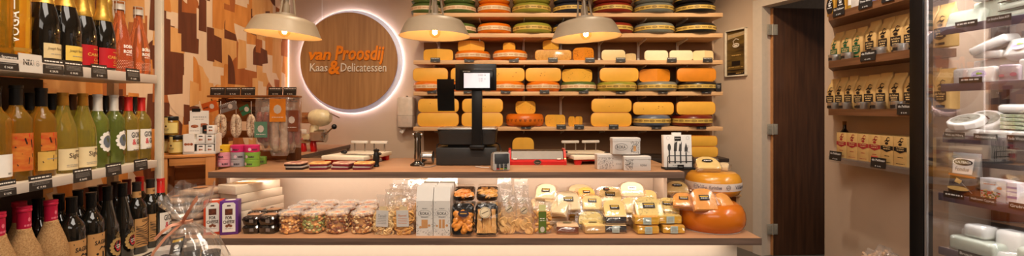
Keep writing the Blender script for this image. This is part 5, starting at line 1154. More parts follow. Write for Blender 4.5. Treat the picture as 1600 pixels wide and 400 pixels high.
b.subdiv(1); b.jit(.006, 40, 2, .01); b.build('cellophane', film('hamper_film', gloss=.12, rough=.13, milky=.07, bumpy=32, ior=1.5), t, smooth=70)
RIB = mat('rose_ribbon', (222, 160, 128), .35, .1, var=.04)
def ribbon(pts, w, t):
    b = MB(); P_ = [Vector(p) for p in pts]; prev = None
    for i, p in enumerate(P_):
        d = (P_[min(i+1, len(P_)-1)]-P_[max(i-1, 0)]).normalized(); n = d.cross(Vector((0, -1, .25))).normalized()*w/2; cur = (b.bm.verts.new(p-n), b.bm.verts.new(p+n))
        if prev: b.bm.faces.new((prev[0], cur[0], cur[1], prev[1]))
        prev = cur
    bmesh.ops.solidify(b.bm, geom=b.bm.faces[:], thickness=.0008); return b.build('ribbon', RIB, t, smooth=60)
nk = (-.014, -.025, neck)
ribbon([nk, (.02, -.06, neck+.03), (.055, -.07, neck+.075), (.07, -.06, neck+.10), (.064, -.05, neck+.11), (.05, -.05, neck+.09), (.02, -.04, neck+.04), nk], .011, t)
ribbon([nk, (-.03, -.06, neck+.0), (-.05, -.08, neck-.02), (-.066, -.095, neck-.045)], .012, t)
ribbon([nk, (-.03, -.09, neck-.04), (-.05, -.12, neck-.085), (-.055, -.13, neck-.11)], .011, t)
MB().lathe([(.017, -.008), (.022, -.006), (.022, .006), (.017, .008)], 24).build('ribbon', RIB, t, loc=(-.014, 0, neck))
MB().loft([(0, 0, 0, .115, .09), (0, 0, .075, .125, .1), (0, 0, .077, .118, .093), (0, 0, .06, .112, .087)], 32, 5).build('tray', mat('hamper_tray', (70, 56, 44), .6), t)
def inhamper(name, label, cat, x, y, z, rz=0): return thing(name, label, cat, (gcx+x, GHY+y, gz0+z+.05), rz)
k = inhamper('gift_jar', 'dark jar with grey lid in the gift hamper, front middle', 'jar', .022, -.03, .012); MB().cyl(.034, 0, .07, seg=28).build('glass', mat('jar_dark', (46, 34, 28), .15, coat=.5), k); MB().cyl(.035, .0705, .09, seg=28).build('lid', DSTEEL, k)
k = inhamper('gift_jar', 'dark jar with black lid in the gift hamper, right side', 'jar', .085, .0, .012); MB().cyl(.032, 0, .055, seg=28).build('glass', mat('jar_dark', (46, 34, 28), .15), k); MB().cyl(.033, .0555, .072, seg=28).build('lid', BLACK, k)
k = inhamper('gift_card', 'black card with yellow bar and white emblem in the gift hamper', 'card', .0, -.07, .128, -.1); k.rotation_euler = (-.5, -.25, -.1); MB().box((0, 0, 0), (.055, .002, .06)).build('card', BLACK, k); LT().bar(0, .018, .045, .01).flat(k, mat('label_yellow', (222, 176, 40), .4), y=-.0015); LT().disc(0, -.006, .012, .009, 6).bar(.0, -.02, .02, .004).flat(k, INKW, y=-.0015)
k = inhamper('gift_box', 'white and orange box in the gift hamper, left front', 'box', -.07, -.02, .012, .3); MB().box((0, 0, .045), (.085, .06, .09), .002).build('carton', WHITE, k); LT().bar(0, .02, .083, .03).flat(k, mat('gift_orange', (222, 150, 70), .5), y=-.031, name='print'); LT().disc(0, .055, .025, .02).flat(k, mat('gift_navy', (50, 56, 84), .5), y=-.0312, name='print')
k = inhamper('gift_jar', 'honey coloured jar at the back of the gift hamper', 'jar', -.012, .05, .012); MB().cyl(.03, 0, .08, seg=28).build('glass', JG, k); MB().cyl(.031, .0805, .098, seg=28).build('lid', WHITEP, k)
# ------------------------------------------------------------------ wine rack on the left
RZ = math.radians(97); UN = Vector((-.12, 1, 0)).normalized(); NN = Vector((1, .12, 0)).normalized()
def rk(px, d=.06):
    r = (px-800)/FPX; Y = (-1.343-d)/(r+.12); return Vector((r*Y, Y, 0))
def rp(s, d=0, z=0): return Vector((-1.583, 2.0, z))+UN*s-NN*d         # s along the rack, d behind its front line
Z1, Z2, Z3 = 1.329, .953, .566
RWH = mat('rack_white', (206, 192, 172), .4, var=.02); RDK = mat('rack_dark', (62, 44, 32), .5, var=.06)
t = thing('wine_rack', 'tall white wine rack filled with bottles along the left wall', 'rack', rp(0, 0), RZ-PI/2)
# in the rack frame y runs along the rack away from the camera, x points into the aisle
for z, f, th, dz in ((Z1, 0, .037, 0), (Z2, 0, .032, 0), (Z3, .06, .04, 0)):
    b = MB(); b.box((-.11+f/2, -.52, z-th/2), (.22+f, 1.02, th), .002); sh = b.build('shelf', RWH if z != Z3 else RWH, t)
    MB().box((f+.0025, -.52, z-th/2), (.004, 1.02, th), .001).build('price_rail', mat('rail_strip', (196, 184, 172), .35, var=.02), sh)
for y in (-.0,): MB().box((-.004, .02, 1.35), (.028, .022, 2.7), .002).build('upright_post', RWH, t)
MB().box((-.2, .028, 1.35), (.03, .03, 2.7), .002).build('upright_post', RWH, t); MB().box((-.1, -1.055, 1.35), (.24, .03, 2.7), .002).build('side_panel', RWH, t)
MB().box((-.222, -.66, .74), (.008, .74, 1.1)).build('back_panel', RDK, t)  # dark board added for the shadow behind the middle and lower bottles
MB().box((-.1, -.52, .27), (.24, 1.02, .5)).build('base_cabinet', RDK, t)
PB = [(0, 0), (.034, 0), (.0372, .004), (.0375, .185), (.0355, .198), (.028, .212), (.0185, .226), (.0148, .238), (.0142, .29), (.0155, .291), (.0155, .3), (0, .3)]
PG = [(0, 0), (.037, 0), (.0405, .004), (.041, .14), (.0385, .165), (.03, .197), (.0205, .226), (.0158, .25), (.0145, .288), (.0158, .289), (.0158, .298), (0, .298)]
PC = [(0, 0), (.04, 0), (.0435, .005), (.044, .12), (.0415, .15), (.033, .19), (.0235, .225), (.0178, .255), (.016, .285), (.0175, .29), (.018, .31), (.014, .32), (0, .322)]
def profr(p, z):
    for (r0, z0), (r1, z1) in zip(p[1:], p[2:]):
        if z0 <= z <= z1 and z1 > z0: return r0+(r1-r0)*(z-z0)/(z1-z0)
    return .03
def above(p, z0, off): return [(profr(p, z0)+off*.5, z0), (profr(p, z0)+off, z0+.001)]+[(r+off if r else 0, z+(off if i >= len(p)-2 else 0)) for i, (r, z) in enumerate(p) if z > z0+.001]
WG = lambda n, c, tr=.85: mat('glass_'+n, c, .05, var=.03, trans=tr, spec=.5, ior=1.34)
GDARK = mat('glass_dark', (20, 18, 14), .06, coat=.6, spec=.6)
def bottle(label, loc, prof, glass, cap, capz, labels=(), name='wine_bottle', s=1, rz=RZ, group=None, capn='capsule', cat='bottle'):
    t = thing(name, label, cat, loc, rz, group); t.scale = (s, s, s)
    MB().lathe(prof, 36).build('glass', glass, t, smooth=50)
    if cap: MB().lathe(above(prof, capz, .0009), 36).build(capn, cap, t, smooth=40)
    for z0, z1, hw_, m, draw in labels:
        R = max(profr(prof, z0+.002), profr(prof, z1))+.0007
        lb = MB().lathe([(profr(prof, z0+(z1-z0)*k/4)+.0007, z0+(z1-z0)*k/4) for k in range(5)], 24, -PI/2-hw_, -PI/2+hw_).build('label', m, t) if m else t
        if draw: draw(lb, R, z0, z1)
    return t
CREAML = mat('label_ivory', (224, 204, 160), .5, var=.02); KRL = mat('label_kraft', (186, 138, 84), .6, var=.05)
WC = lambda s_, w_, h_, z, m, bold=.01, shear=0, a=0: (lambda lb, R, z0, z1: LT().text(s_, a, z, w_, h_, bold, shear).wrap(lb, m, R+.0005))
def multi(*fs):
    def f(lb, R, z0, z1):
        for g in fs: g(lb, R, z0, z1)
    return f
def DS(x0, x1, z, h, m, n=4): return lambda lb, R, z0, z1: LT().dashes(x0, x1, z, h, n).wrap(lb, m, R+.0005)
def SH(fn, m, nme='emblem'):
    def f(lb, R, z0, z1):
        L = LT(); fn(L); L.wrap(lb, m, R+.0005, nme)
    return f
REDL = mat('label_red', (176, 18, 28), .45, var=.03); GLET = mat('gold_letters', (222, 176, 80), .35, .3)
# top shelf: sparkling wine
def at(px, z, d=.06): v = rk(px, d); v.z = z+.0004; return v
gold_glass = WG('gold', (236, 190, 60)); rose = WG('rose', (236, 150, 100))
t = thing('wine_bottle', 'clear tall cylindrical bottle of gold wine with vertical white letters at the left edge', 'bottle', at(22, Z1), RZ)
VP = [(0, 0), (.036, 0), (.038, .004), (.038, .25), (.034, .262), (.02, .27), (.016, .28), (.016, .31), (0, .31)]
MB().lathe(VP, 36).build('glass', gold_glass, t, smooth=40); MB().lathe(above(VP, .272, .001), 32).build('capsule', GOLD, t)
lb = MB().lathe([(.0387, .03), (.0387, .042)], 30, -PI*1.1, PI*.1).build('gold_band', GOLD, t)
lv = LT(); lv.text('VOGA', -.033, .105, .10, .021, .012, 0, PI/2); lv.bar(-.033, .18, .003, .04); lv.wrap(t, INKW, .0386)
lb = MB().lathe([(.0386, .05), (.0386, .12)], 12, PI*.55, PI*1.0).build('back_label', mat('label_amber', (176, 120, 30), .5, rgb2=(120, 78, 20), scale=60), t)
bottle('gold wine bottle cut by the left edge of the top wine shelf', at(-7, Z1), PB, gold_glass, GOLD, .235)
JP = mat('label_champagne', (214, 190, 140), .45, var=.02); JPY = mat('label_yellow_wine', (222, 186, 84), .45, var=.02)
champ = lambda m: ((.02, .07, .85, m, multi(WC('Joseph Perrier', .05, .012, .052, mat('label_script', (90, 70, 50), .5), 0, .3, -.004), DS(-.02, .02, .035, .002, GREYINK))),)
bottle('champagne bottle with gold foil neck and cream label, left of its yellow labelled neighbour', at(67, Z1), PC, GDARK, GOLD, .205, champ(JP), 'champagne_bottle')
bottle('large champagne bottle with gold foil neck and yellow label', at(101, Z1, .055), PC, GDARK, GOLD, .205, champ(JPY), 'champagne_bottle', 1.03)
cab = ((.012, .09, 1.15, REDL, multi(WC('CABARÉ', .062, .015, .056, GLET, .02, 0, .006), WC('Cava', .026, .013, .036, GLET, .0, .3, .01), DS(-.005, .025, .075, .003, GLET, 3), DS(-.005, .025, .022, .003, GLET, 3))),)
bottle('red labelled sparkling wine bottle with gold neck, left of the pair', at(128, Z1), PC, GDARK, GOLD, .20, cab, 'champagne_bottle', .97)
bottle('red labelled sparkling wine bottle with gold neck, right of the pair', at(159.5, Z1), PC, GDARK, GOLD, .20, cab, 'champagne_bottle', .97)
def rosel(lb, R, z0, z1):
    LT().text('BOIRA', -.012, .107, .036, .014, .03).text('ROSÉ', -.013, .088, .034, .017, .03).dashes(-.022, .0, .073, .003, 2).wrap(lb, INKW, R+.0006)
    L = LT(); rr = random.Random(2)
    for j in range(6):
        for k in range(18): L.disc(-.05+k*.006+(j % 2)*.003, .018+j*.006, .0014, None, 6)
    L.wrap(lb, mat('dot_print', (222, 190, 170), .5), R+.0006, 'dot_pattern')
PR = [(0, 0), (.038, 0), (.042, .004), (.043, .05), (.04, .11), (.031, .16), (.021, .2), (.0155, .235), (.0145, .275), (.017, .278), (.017, .292), (0, .293)]
for px, lab in ((187, 'rose sparkling wine bottle with white letters, left of the two'), (216, 'rose sparkling wine bottle with white letters, beside the white post')):
    t = bottle(lab, at(px, Z1), PR, rose, mat('rose_cap', (176, 108, 60), .35, .5), .283, ((.02, .03, .5, None, rosel),), 'rose_bottle', capn='crown_cap')
    b = MB(); b.lathe([(.0185, .26), (.0175, .294), (.0185, .296)], 20)
    for a in range(4): b.tube([(.0195*math.cos(a*PI/2), .0195*math.sin(a*PI/2), .245), (.0185*math.cos(a*PI/2), .0185*math.sin(a*PI/2), .294)], .0013, 6)
    b.build('wire_cage', mat('cage_white', (214, 204, 190), .4, .4), t)
for i, px in enumerate((49, 82, 109, 139, 167)):
    bottle(f'dark sparkling bottle in the top shelf back row, {ORD[i]} from the left', at(px, Z1, .155), PC, GDARK if i < 4 else rose, GOLD, .2, name='champagne_bottle')
# middle shelf: white wines
paleg = WG('pale', (240, 218, 104)); oranw = WG('amber', (240, 184, 70)); greeng = WG('green', (190, 206, 104)); straw = WG('straw', (242, 210, 96))
FL = mat('label_flame', (186, 62, 26), .4, rgb2=(206, 132, 52), scale=22, stretch=(1, 1, 3)); FLB = mat('label_flame_dark', (48, 26, 22), .4)
def flame(x): return multi(SH(lambda L: L.stroke([(-.035, .105), (-.01, .125), (.01, .115), (.035, .13)], [.004, .02, .026, .006]).stroke([(-.03, .05), (0, .062), (.034, .045)], [.006, .022, .01]).stroke([(-.02, .085), (.012, .078), (.036, .09)], [.003, .012, .003]), FLB, 'picture'), SH(lambda L: L.stroke([(-.034, .135), (0, .143), (.034, .138)], [.006, .012, .005]).stroke([(.01, .095), (.026, .112), (.03, .13)], [.004, .012, .003]), mat('flame_red', (206, 44, 30), .4), 'picture'))
flam = ((.03, .15, 1.1, FL, flame(0)),)
bottle('amber white wine bottle with black cap and red flame label, leftmost whole one', at(25, Z2), PB, oranw, BLACK, .238, flam, s=1.0)
bottle('amber white wine bottle with black cap, yellow label and flame, second from left', at(64.5, Z2), PB, oranw, BLACK, .238, ((.022, .085, 1.1, mat('label_gold_soft', (208, 168, 84), .5), DS(-.02, .03, .06, .003, GREYINK)), (.088, .15, .9, FL, flame(0))), s=.985)
bottle('amber bottle with white label cut by the left edge of the middle shelf', at(-9, Z2), PB, oranw, BLACK, .238, ((.02, .09, 1.2, WHITE, DS(.0, .04, .03, .006, GREYINK, 2)),), s=.98)
SGC = mat('capsule_gold_brown', (176, 124, 44), .35, .5)
sig = ((.012, .09, 1.2, CREAML, multi(WC('Siglo', .042, .024, .062, mat('label_brown', (66, 44, 34), .5), .012, 0, .0), DS(-.028, .03, .03, .002, GREYINK, 6), DS(-.028, .03, .024, .002, GREYINK, 6), DS(.0, .02, .08, .004, mat('label_brown', (66, 44, 34), .5), 2))),)
bottle('straw coloured wine with brown gold capsule and cream label, left of the pair', at(98.5, Z2), PG, paleg, SGC, .251, sig, s=.95)
bottle('straw coloured wine with brown gold capsule and cream label, right of the pair', at(129.5, Z2), PG, paleg, SGC, .251, sig, s=.95)
WCAP = mat('capsule_white', (206, 200, 192), .4, .2)
lace = ((.10, .14, .6, None, multi(SH(lambda L: [L.disc(.0+.024*math.cos(k*.523), .105+.034*math.sin(k*.523), .0085, None, 10) for k in range(12)]+[L.disc(0, .105, .026, .036)], WHITE, 'lace_label'))),
        (.09, .12, .3, None, SH(lambda L: L.disc(0, .105, .019, .026), mat('label_slate', (96, 104, 116), .5), 'oval_label')), (.13, .15, .3, None, SH(lambda L: L.poly([(.016, .125), (.03, .14), (.016, .158), (.002, .14)]), FLB, 'diamond_label')), (.05, .06, .3, None, SH(lambda L: L.disc(.004, .052, .009).disc(.026, .05, .008), mat('medal', (120, 96, 40), .35, .6), 'medals')))
bottle('green white wine bottle with white cap and lace label, left of the pair', at(152.5, Z2), PB, greeng, WCAP, .232, lace, s=.94)
bottle('green white wine bottle with white cap and lace label, right of the pair', at(178, Z2), PB, greeng, WCAP, .232, lace, s=.94)
RCAP = mat('capsule_red', (196, 36, 30), .35, .2)
gio = lambda: ((.055, .15, 1.1, mat('label_white', (222, 214, 204), .5, var=.02), multi(WC('GIORGI', .054, .026, .126, INKK, .022, 0, .0), WC('&', .016, .026, .094, mat('letter_red', (200, 40, 50), .5), .02, 0, -.015), WC('GIA', .034, .024, .094, INKK, .022, 0, .012), SH(lambda L: L.bar(0, .067, .082, .022), mat('label_midgrey', (140, 136, 132), .5), 'grey_band'), DS(-.02, .02, .07, .004, INKW, 3), DS(-.02, .02, .058, .003, INKK, 3))),)
bottle('white wine with red cap and big lettered label, left of the pair', at(200.5, Z2), PB, straw, RCAP, .236, gio(), s=.92)
bottle('white wine with red cap and big lettered label, next to the white post', at(221, Z2), PB, straw, RCAP, .236, gio(), s=.92)
for i, (px, g, c) in enumerate(((48, oranw, BLACK), (82, oranw, BLACK), (112, greeng, mat('capsule_brown', (82, 52, 26), .4, .3)), (143, greeng, mat('capsule_brown', (82, 52, 26), .4, .3)), (165, GDARK, BLACK), (188, GDARK, mat('capsule_wine', (104, 30, 26), .4)), (209, GDARK, BLACK))):
    bottle(f'wine bottle in the back row of the middle shelf, {ORD[i]} from the left', at(px, Z2, .155), PB, g, c, .236, s=.94)
# lower shelf: red wines
BUR = mat('burlap', (186, 146, 98), .9, rgb2=(150, 112, 70), scale=260, bump=.9, contrast=(.36, .64)); MAG = mat('capsule_magenta', (186, 24, 62), .35, .15, var=.04)
PBUR = [(0, 0), (.043, 0), (.0455, .01), (.046, .11), (.044, .14), (.036, .175), (.026, .205), (.0185, .228), (.0175, .236), (.0158, .237), (.0158, .24), (0, .24)]
for i, (px, d, lab) in enumerate(((-4, .03, 'wine bottle in burlap with magenta cap, cut by the left edge'), (37.5, .03, 'wine bottle in burlap with magenta cap, foremost at the lower left'), (30, .12, 'wine bottle in burlap with magenta cap standing behind the foremost one'), (79.5, .035, 'wine bottle in burlap with magenta cap, beside the dark lettered bottles'))):
    t = thing('burlap_wine_bottle', lab, 'bottle', at(px, Z3, d), RZ)
    MB().lathe([(0, 0), (.03, 0), (.03, .14), (.013, .215), (.0150, .302), (0, .302)], 28).build('glass', GDARK, t)
    MB().lathe(PBUR, 36).jit(.0025, 30, i).build('burlap_sleeve', BUR, t, smooth=60)
    cp = MB().lathe([(.0165, .226), (.0165, .288), (.0185, .29), (.0185, .296), (.0175, .298), (.0185, .30), (.018, .305), (0, .306)], 28).build('capsule', MAG, t); LT().dashes(-.014, .012, .246, .006, 3).disc(-.002, .264, .004, .007, 8).wrap(cp, mat('magenta_mark', (226, 110, 130), .4), .0171)
SCAP = mat('screwcap_black', (34, 32, 30), .25, .6)
sag = ((.03, .15, 1.2, KRL, multi(WC('SAGRÓ', .052, .02, .118, INKK, .02, .1), SH(lambda L: L.stroke([(-.03, .136), (0, .142), (.034, .147)], .004).stroke([(-.012, .088), (-.004, .098), (.012, .094), (.02, .084), (.012, .08)], [.002, .006, .007, .006, .002]).stroke([(.002, .08), (.004, .066), (.0, .052)], [.006, .008, .003]).disc(-.018, .074, .004), INKK, 'drawing'))),)
for px, lab in ((112, 'red wine with brown label and brush lettering, left of the pair'), (142.5, 'red wine with brown label and brush lettering, right of the pair')): bottle(lab, at(px, Z3, .03), PB, GDARK, SCAP, .245, sag, capn='screw_cap')
PSL = [(0, 0), (.034, 0), (.036, .004), (.037, .13), (.035, .155), (.026, .19), (.0185, .225), (.0148, .255), (.0142, .295), (.0155, .296), (.0155, .31), (0, .31)]
orn = ((.05, .12, .8, None, SH(lambda L: [L.disc(.024*math.cos(k*.449), .075+.03*math.sin(k*.449), .0075, None, 9) for k in range(14)]+[L.disc(0, .118, .012, .015, 4)], mat('ornate_tan', (170, 138, 84), .5), 'ornate_frame')), (.06, .1, .5, None, SH(lambda L: L.disc(.006, .078, .021, .024, 6), mat('ornate_red', (186, 30, 52), .45), 'red_shield')), (.06, .1, .5, None, SH(lambda L: L.dashes(-.008, .02, .08, .003, 2).dashes(-.008, .02, .072, .003, 2), INKW, 'lettering')), (.11, .13, .3, None, SH(lambda L: L.ring(0, .118, .009, .010, .002).stroke([(-.004, .112), (.004, .124)], .002), INKK, 'monogram')))
for px, lab in ((168, 'slim black wine bottle with red ornate label, left of the pair'), (191.5, 'slim black wine bottle with red ornate label, right of the pair')): bottle(lab, at(px, Z3, .03), PSL, GDARK, SCAP, .255, orn, capn='screw_cap')
def waves(L):
    for k in range(11): L.stroke([(-.04+.008*j, .035+k*.0088+.007*math.sin(j*.55+k*.35)) for j in range(11)], [.001+.0028*abs(math.sin(j*.4+k*.9)) for j in range(11)])
wav = ((.03, .15, 1.15, KRL, multi(SH(waves, INKK, 'wave_print'), WC('GNUM', .04, .011, .139, INKK, .01, .2))), (.236, .262, 3.1, KRL, WC('2014', .016, .008, .25, INKK)))
for px, lab in ((213.5, 'red wine with brown wavy line label, left of the pair'), (235, 'red wine with brown wavy line label, right of the pair')): bottle(lab, at(px, Z3, .03), PB, GDARK, mat('capsule_blackbrown', (40, 32, 28), .4), .262, wav)
bottle('red wine with red cap and big lettered white label at the end of the rack', at(251, Z3, .0), PB, GDARK, RCAP, .236, gio())
for i, (px, cz, c) in enumerate(((60, .236, SCAP), (92, .24, SCAP), (122, .24, BLACK), (146, .24, SCAP), (160, .236, mat('capsule_wine', (104, 30, 26), .4)), (181, .236, mat('capsule_blackbrown', (40, 32, 28), .4)), (198, .236, mat('capsule_wine', (104, 30, 26), .4)), (218, .236, RCAP))):
    bottle(f'dark red wine bottle in the back row of the lowest shelf, {ORD[i]} from the left', at(px, Z3, .125), PB, GDARK, c, cz)
# price cards and the age sign on the shelf rails
def rcard(label, x0, x1, zb, h, head=None, price=None, d=-.007, m=None):
    a, b_ = rk(x0, d), rk(x1, d); c = (a+b_)/2; c.z = zb
    return price_card('price_card', label, c, (a-b_).length, h, RZ, 'price cards of the wine rack', head, price, -.06, 4, m=m)
for i, (x0, x1, hd, pr) in enumerate(((-4, 29.5, 'a Spumante', '€ 14,50'), (67.5, 100, None, '€ 29,75'), (100.5, 130, None, '€ 39,95'), (143, 168, None, '€ 11,95'), (197.5, 219, None, '€ 13,95'))):
    rcard(f'dark price card on the top wine shelf rail, {ORD[i]} from the left', x0, x1, Z1-.034, .05, hd, pr)
a, b_ = rk(30, -.007), rk(66.5, -.007); c = (a+b_)/2; c.z = Z1-.036
t = thing('age_limit_sign', 'white age limit sign reading NIX18 on the top wine shelf', 'sign', c, RZ, rot=(-.06, 0, RZ)); w_ = (a-b_).length
cc = MB().box((0, 0, .029), (w_, .0015, .058)).build('card', mat('sign_grey_white', (206, 198, 188), .45, var=.01), t)
LT().text('NI', -w_*.2, .031, w_*.24, .018, .03).text('X', w_*.0, .031, w_*.13, .018, .03).flat(cc, INKK, y=-.0012); LT().text('18', w_*.24, .031, w_*.26, .018, -.012).flat(cc, GREYINK, y=-.0012)
for i, (x0, x1, pr) in enumerate(((-3, 26, '€ 10,95'), (46, 82, '€ 7,95'), (115, 144, '€ 8,95'), (166, 190, None), (210, 231, None))): rcard(f'dark price card on the middle wine shelf rail, {ORD[i]} from the left', x0, x1, Z2-.032, .048, None, pr)
a = rk(228, -.075); 
for i, px in enumerate((206, 229)):
    v = rk(px, -.068); v.z = Z3-.03; price_card('price_card', f'dark price card on the lowest wine shelf rail, {["left", "right"][i]} one', v, .07, .05, RZ, 'price cards of the wine rack', None, None, -.06, 3)

# ------------------------------------------------------------------ coffee shelves on the right wall
WAL = wood('walnut_shelf', (104, 66, 40), (134, 90, 58), 'Y', .5, 10, 20)
XF, XM, YF, YB, YE = 1.985, 2.09, 2.81, 3.05, 2.2
def rshelf(label, zt, th, m):
    b = MB(); b.prism([(XF, YE), (RX-.001, YE), (RX-.001, YB), (XF, YF)], th, 0); b.xf(Matrix.Translation((-XF, -YE, -th)))
    t = thing('coffee_shelf', label, 'shelf', (XF, YE, zt)); b.build('board', m, t, smooth=0); return t
SZ1, SZ2, SZ3, SZ4 = 1.772, 1.477, 1.178, .882
rshelf('walnut wall shelf at the top right with tea and black oval pouches', SZ1, .042, WAL); rshelf('walnut wall shelf carrying green and black printed coffee bags', SZ2, .042, WAL); rshelf('walnut wall shelf carrying only black printed coffee bags', SZ3, .038, WAL)
s4 = rshelf('clear shelf carrying six coffee cartons low on the right wall', SZ4, .008, CLEARP); b = MB(); b.box((.0, .305, -.014), (.004, .61, .036)); b.build('front_lip', CLEARP, s4)
CFG = mat('coffee_green', (28, 92, 56), .5); CFK = mat('coffee_black', (38, 30, 26), .5); CFR = mat('coffee_red', (172, 52, 52), .5)
def pelican(L, s, z):                                  # a little bird over a pot, as printed on the packs
    L.stroke([(-.012*s, z), (-.002*s, z+.006*s), (.006*s, z+.002*s), (.016*s, z+.008*s)], [.002*s, .006*s, .007*s, .002*s]); L.stroke([(.004*s, z+.002*s), (0, z+.014*s), (.008*s, z+.02*s), (.018*s, z+.016*s)], [.005*s, .003*s, .004*s, .0015*s]); L.disc(.0, z-.008*s, .009*s, .006*s)
def coffee_bag(label, Y, z, colr, h=.205, X=XM, w_=.082):
    t = thing('coffee_bag', label, 'coffee bag', (X, Y, z+.0005), -PI/2+random.uniform(-.05, .05)); d_ = .06
    bd = MB().loft([(0, 0, 0, w_*.48, d_*.46), (0, 0, .004, w_*.5, d_*.5), (0, .0, h*.62, w_*.5, d_*.5), (0, .004, h*.8, w_*.485, d_*.3), (0, .008, h*.9, w_*.475, d_*.1), (0, .008, h, w_*.475, .003)], 24, 7).jit(.0012, 40, Y*9).build('paper_bag', KRAFT, t, smooth=40)
    y = -d_/2-.0022
    L = LT(); pelican(L, 1.5, h*.56); L.poly([(-.031, h*.44), (.031, h*.44), (.031, h*.22), (.016, h*.18), (0, h*.155), (-.016, h*.18), (-.031, h*.22)]); L.flat(bd, colr, y=y, name='emblem')
    LT().text('de Pelikaan', 0, h*.38, .052, .011, .015).dashes(-.02, .02, h*.31, .006, 3).dashes(-.018, .018, h*.25, .005, 3).flat(bd, mat('kraft_ink', (226, 190, 130), .5), y=y-.0006)
    LT().bar(0, h*.07, .05, .012).flat(bd, colr, y=y, name='strip'); return t
Yx = lambda px, X: X*FPX/(px-800)
for i, px in enumerate((1310.5, 1328, 1346, 1367, 1388, 1408, 1430, 1454, 1479)):
    coffee_bag(f'kraft coffee bag with {"green" if i < 3 else "black"} emblem on the upper coffee shelf, {ORD[i]} from its left end', Yx(px, XM), SZ2, CFG if i < 3 else CFK, .208 if i > 2 else .19)
for i, px in enumerate((1304, 1318, 1333, 1348.5, 1365, 1384, 1406, 1430, 1457, 1480)):
    coffee_bag(f'kraft coffee bag with black emblem on the lower coffee shelf, {ORD[i]} from its left end', Yx(px, XM), SZ3, CFK, .195+.004*(i % 3), w_=.074 if i < 4 else .082)
def ctin(label, px, z, X=2.022):
    t = thing('coffee_tin', label, 'tin', (X, Yx(px, X), z+.0005), -PI/2); r = .031
    MB().lathe([(0, 0), (r, 0), (r+.001, .002), (r+.001, .028), (0, .028)], 32).build('tin_body', mat('tin_metal', (176, 170, 162), .3, .85, var=.03), t); MB().lathe([(0, .028), (r+.002, .027), (r+.002, .039), (r, .041), (0, .041)], 32).build('tin_lid', mat('tin_metal', (176, 170, 162), .3, .85), t)
    lb = MB().lathe([(r+.0016, .005), (r+.0016, .022)], 10, -PI/2-.5, -PI/2+.5).build('label', CFK, t)
for i, px in enumerate((1304, 1324, 1373.5, 1407)): ctin(f'small grey tin before the coffee bags of the upper shelf, {ORD[i]} from the left', px, SZ2)
for i, px in enumerate((1303, 1321, 1348, 1372, 1403)): ctin(f'small grey tin before the coffee bags of the lower shelf, {ORD[i]} from the left', px, SZ3)
for i, px in enumerate((1302, 1319)):
    t = thing('tea_pouch', f'gold pouch with black oval label on the top right shelf, {["left", "right"][i]} one', 'pouch', (2.05, Yx(px, 2.05), SZ1+.0005), -PI/2)
    bd = MB().loft([(0, 0, 0, .036, .02), (0, 0, .1, .036, .022), (0, 0, .15, .035, .006), (0, 0, .16, .035, .002)], 20, 5).build('pouch', mat('pouch_gold', (190, 140, 50), .35, .3), t); LT().disc(0, .06, .03, .052).flat(bd, CFK, y=-.0235, name='oval_label'); L = LT(); pelican(L, 1.2, .075); L.dashes(-.018, .018, .05, .006, 3).flat(bd, INKW, y=-.024)
for i, (px, nmx, cc, h) in enumerate(((1332, 'slim gold tube', (206, 166, 70), .15), (1345, 'white paper carton', (222, 214, 204), .14), (1368, 'lilac blue carton', (120, 116, 158), .13), (1388, 'white paper carton', (216, 206, 194), .15), (1410, 'white paper carton', (216, 206, 194), .14))):
    t = thing('tea_package', f'{nmx} on the top right shelf, {ORD[i]} from the black oval pouches', 'package', (2.05, Yx(px, 2.05), SZ1+.0005), -PI/2)
    if i == 0: MB().cyl(.022, 0, h, seg=24).build('tube', mat('tube_gold', cc, .3, .4), t); MB().cyl(.0225, h*.2, h*.45, seg=24).build('label', WHITE, t)
    else: bd = MB().box((0, 0, h/2), (.075, .06, h), .002).build('carton', mat('tea_%s' % nmx.split()[0], cc, .45), t); LT().dashes(-.025, .025, h*.6, .01, 2).dashes(-.025, .025, h*.4, .004, 4).flat(bd, GREYINK, y=-.0306)
for lab, x0, x1, z, hd, pr in (('dark card at the left end of the top right shelf', 1301, 1319, SZ1-.028, 'de Pelikaan', '€ 2,95'), ('dark tea filter card on the top right shelf', 1341, 1362, SZ1-.028, 'Thee filter', '€ 3,95'), ('dark card on the top right shelf, nearest the black fridge frame', 1377, 1396, SZ1-.028, None, None), ('dark card on the upper coffee shelf', 1344, 1367, SZ2-.03, 'de Pelikaan', '€ 5,95'), ('dark card on the lower coffee shelf beside the fridge frame', 1401, 1424, SZ3-.028, 'de Pelikaan', '€ 5,95'), ('dark card at the left end of the clear carton shelf', 1295.5, 1314, SZ4-.018, 'de Pelikaan', '€ 3,95'), ('dark card at the middle of the clear carton shelf', 1360, 1383.5, SZ4-.022, 'de Pelikaan', '€ 3,95')):
    Xc = XF-.006; y0, y1 = Yx(x1, Xc), Yx(x0, Xc); price_card('price_card', lab, (Xc, (y0+y1)/2, z), y1-y0, .056, -PI/2, 'dark price cards of the coffee shelves', hd, pr, -.08, 1)
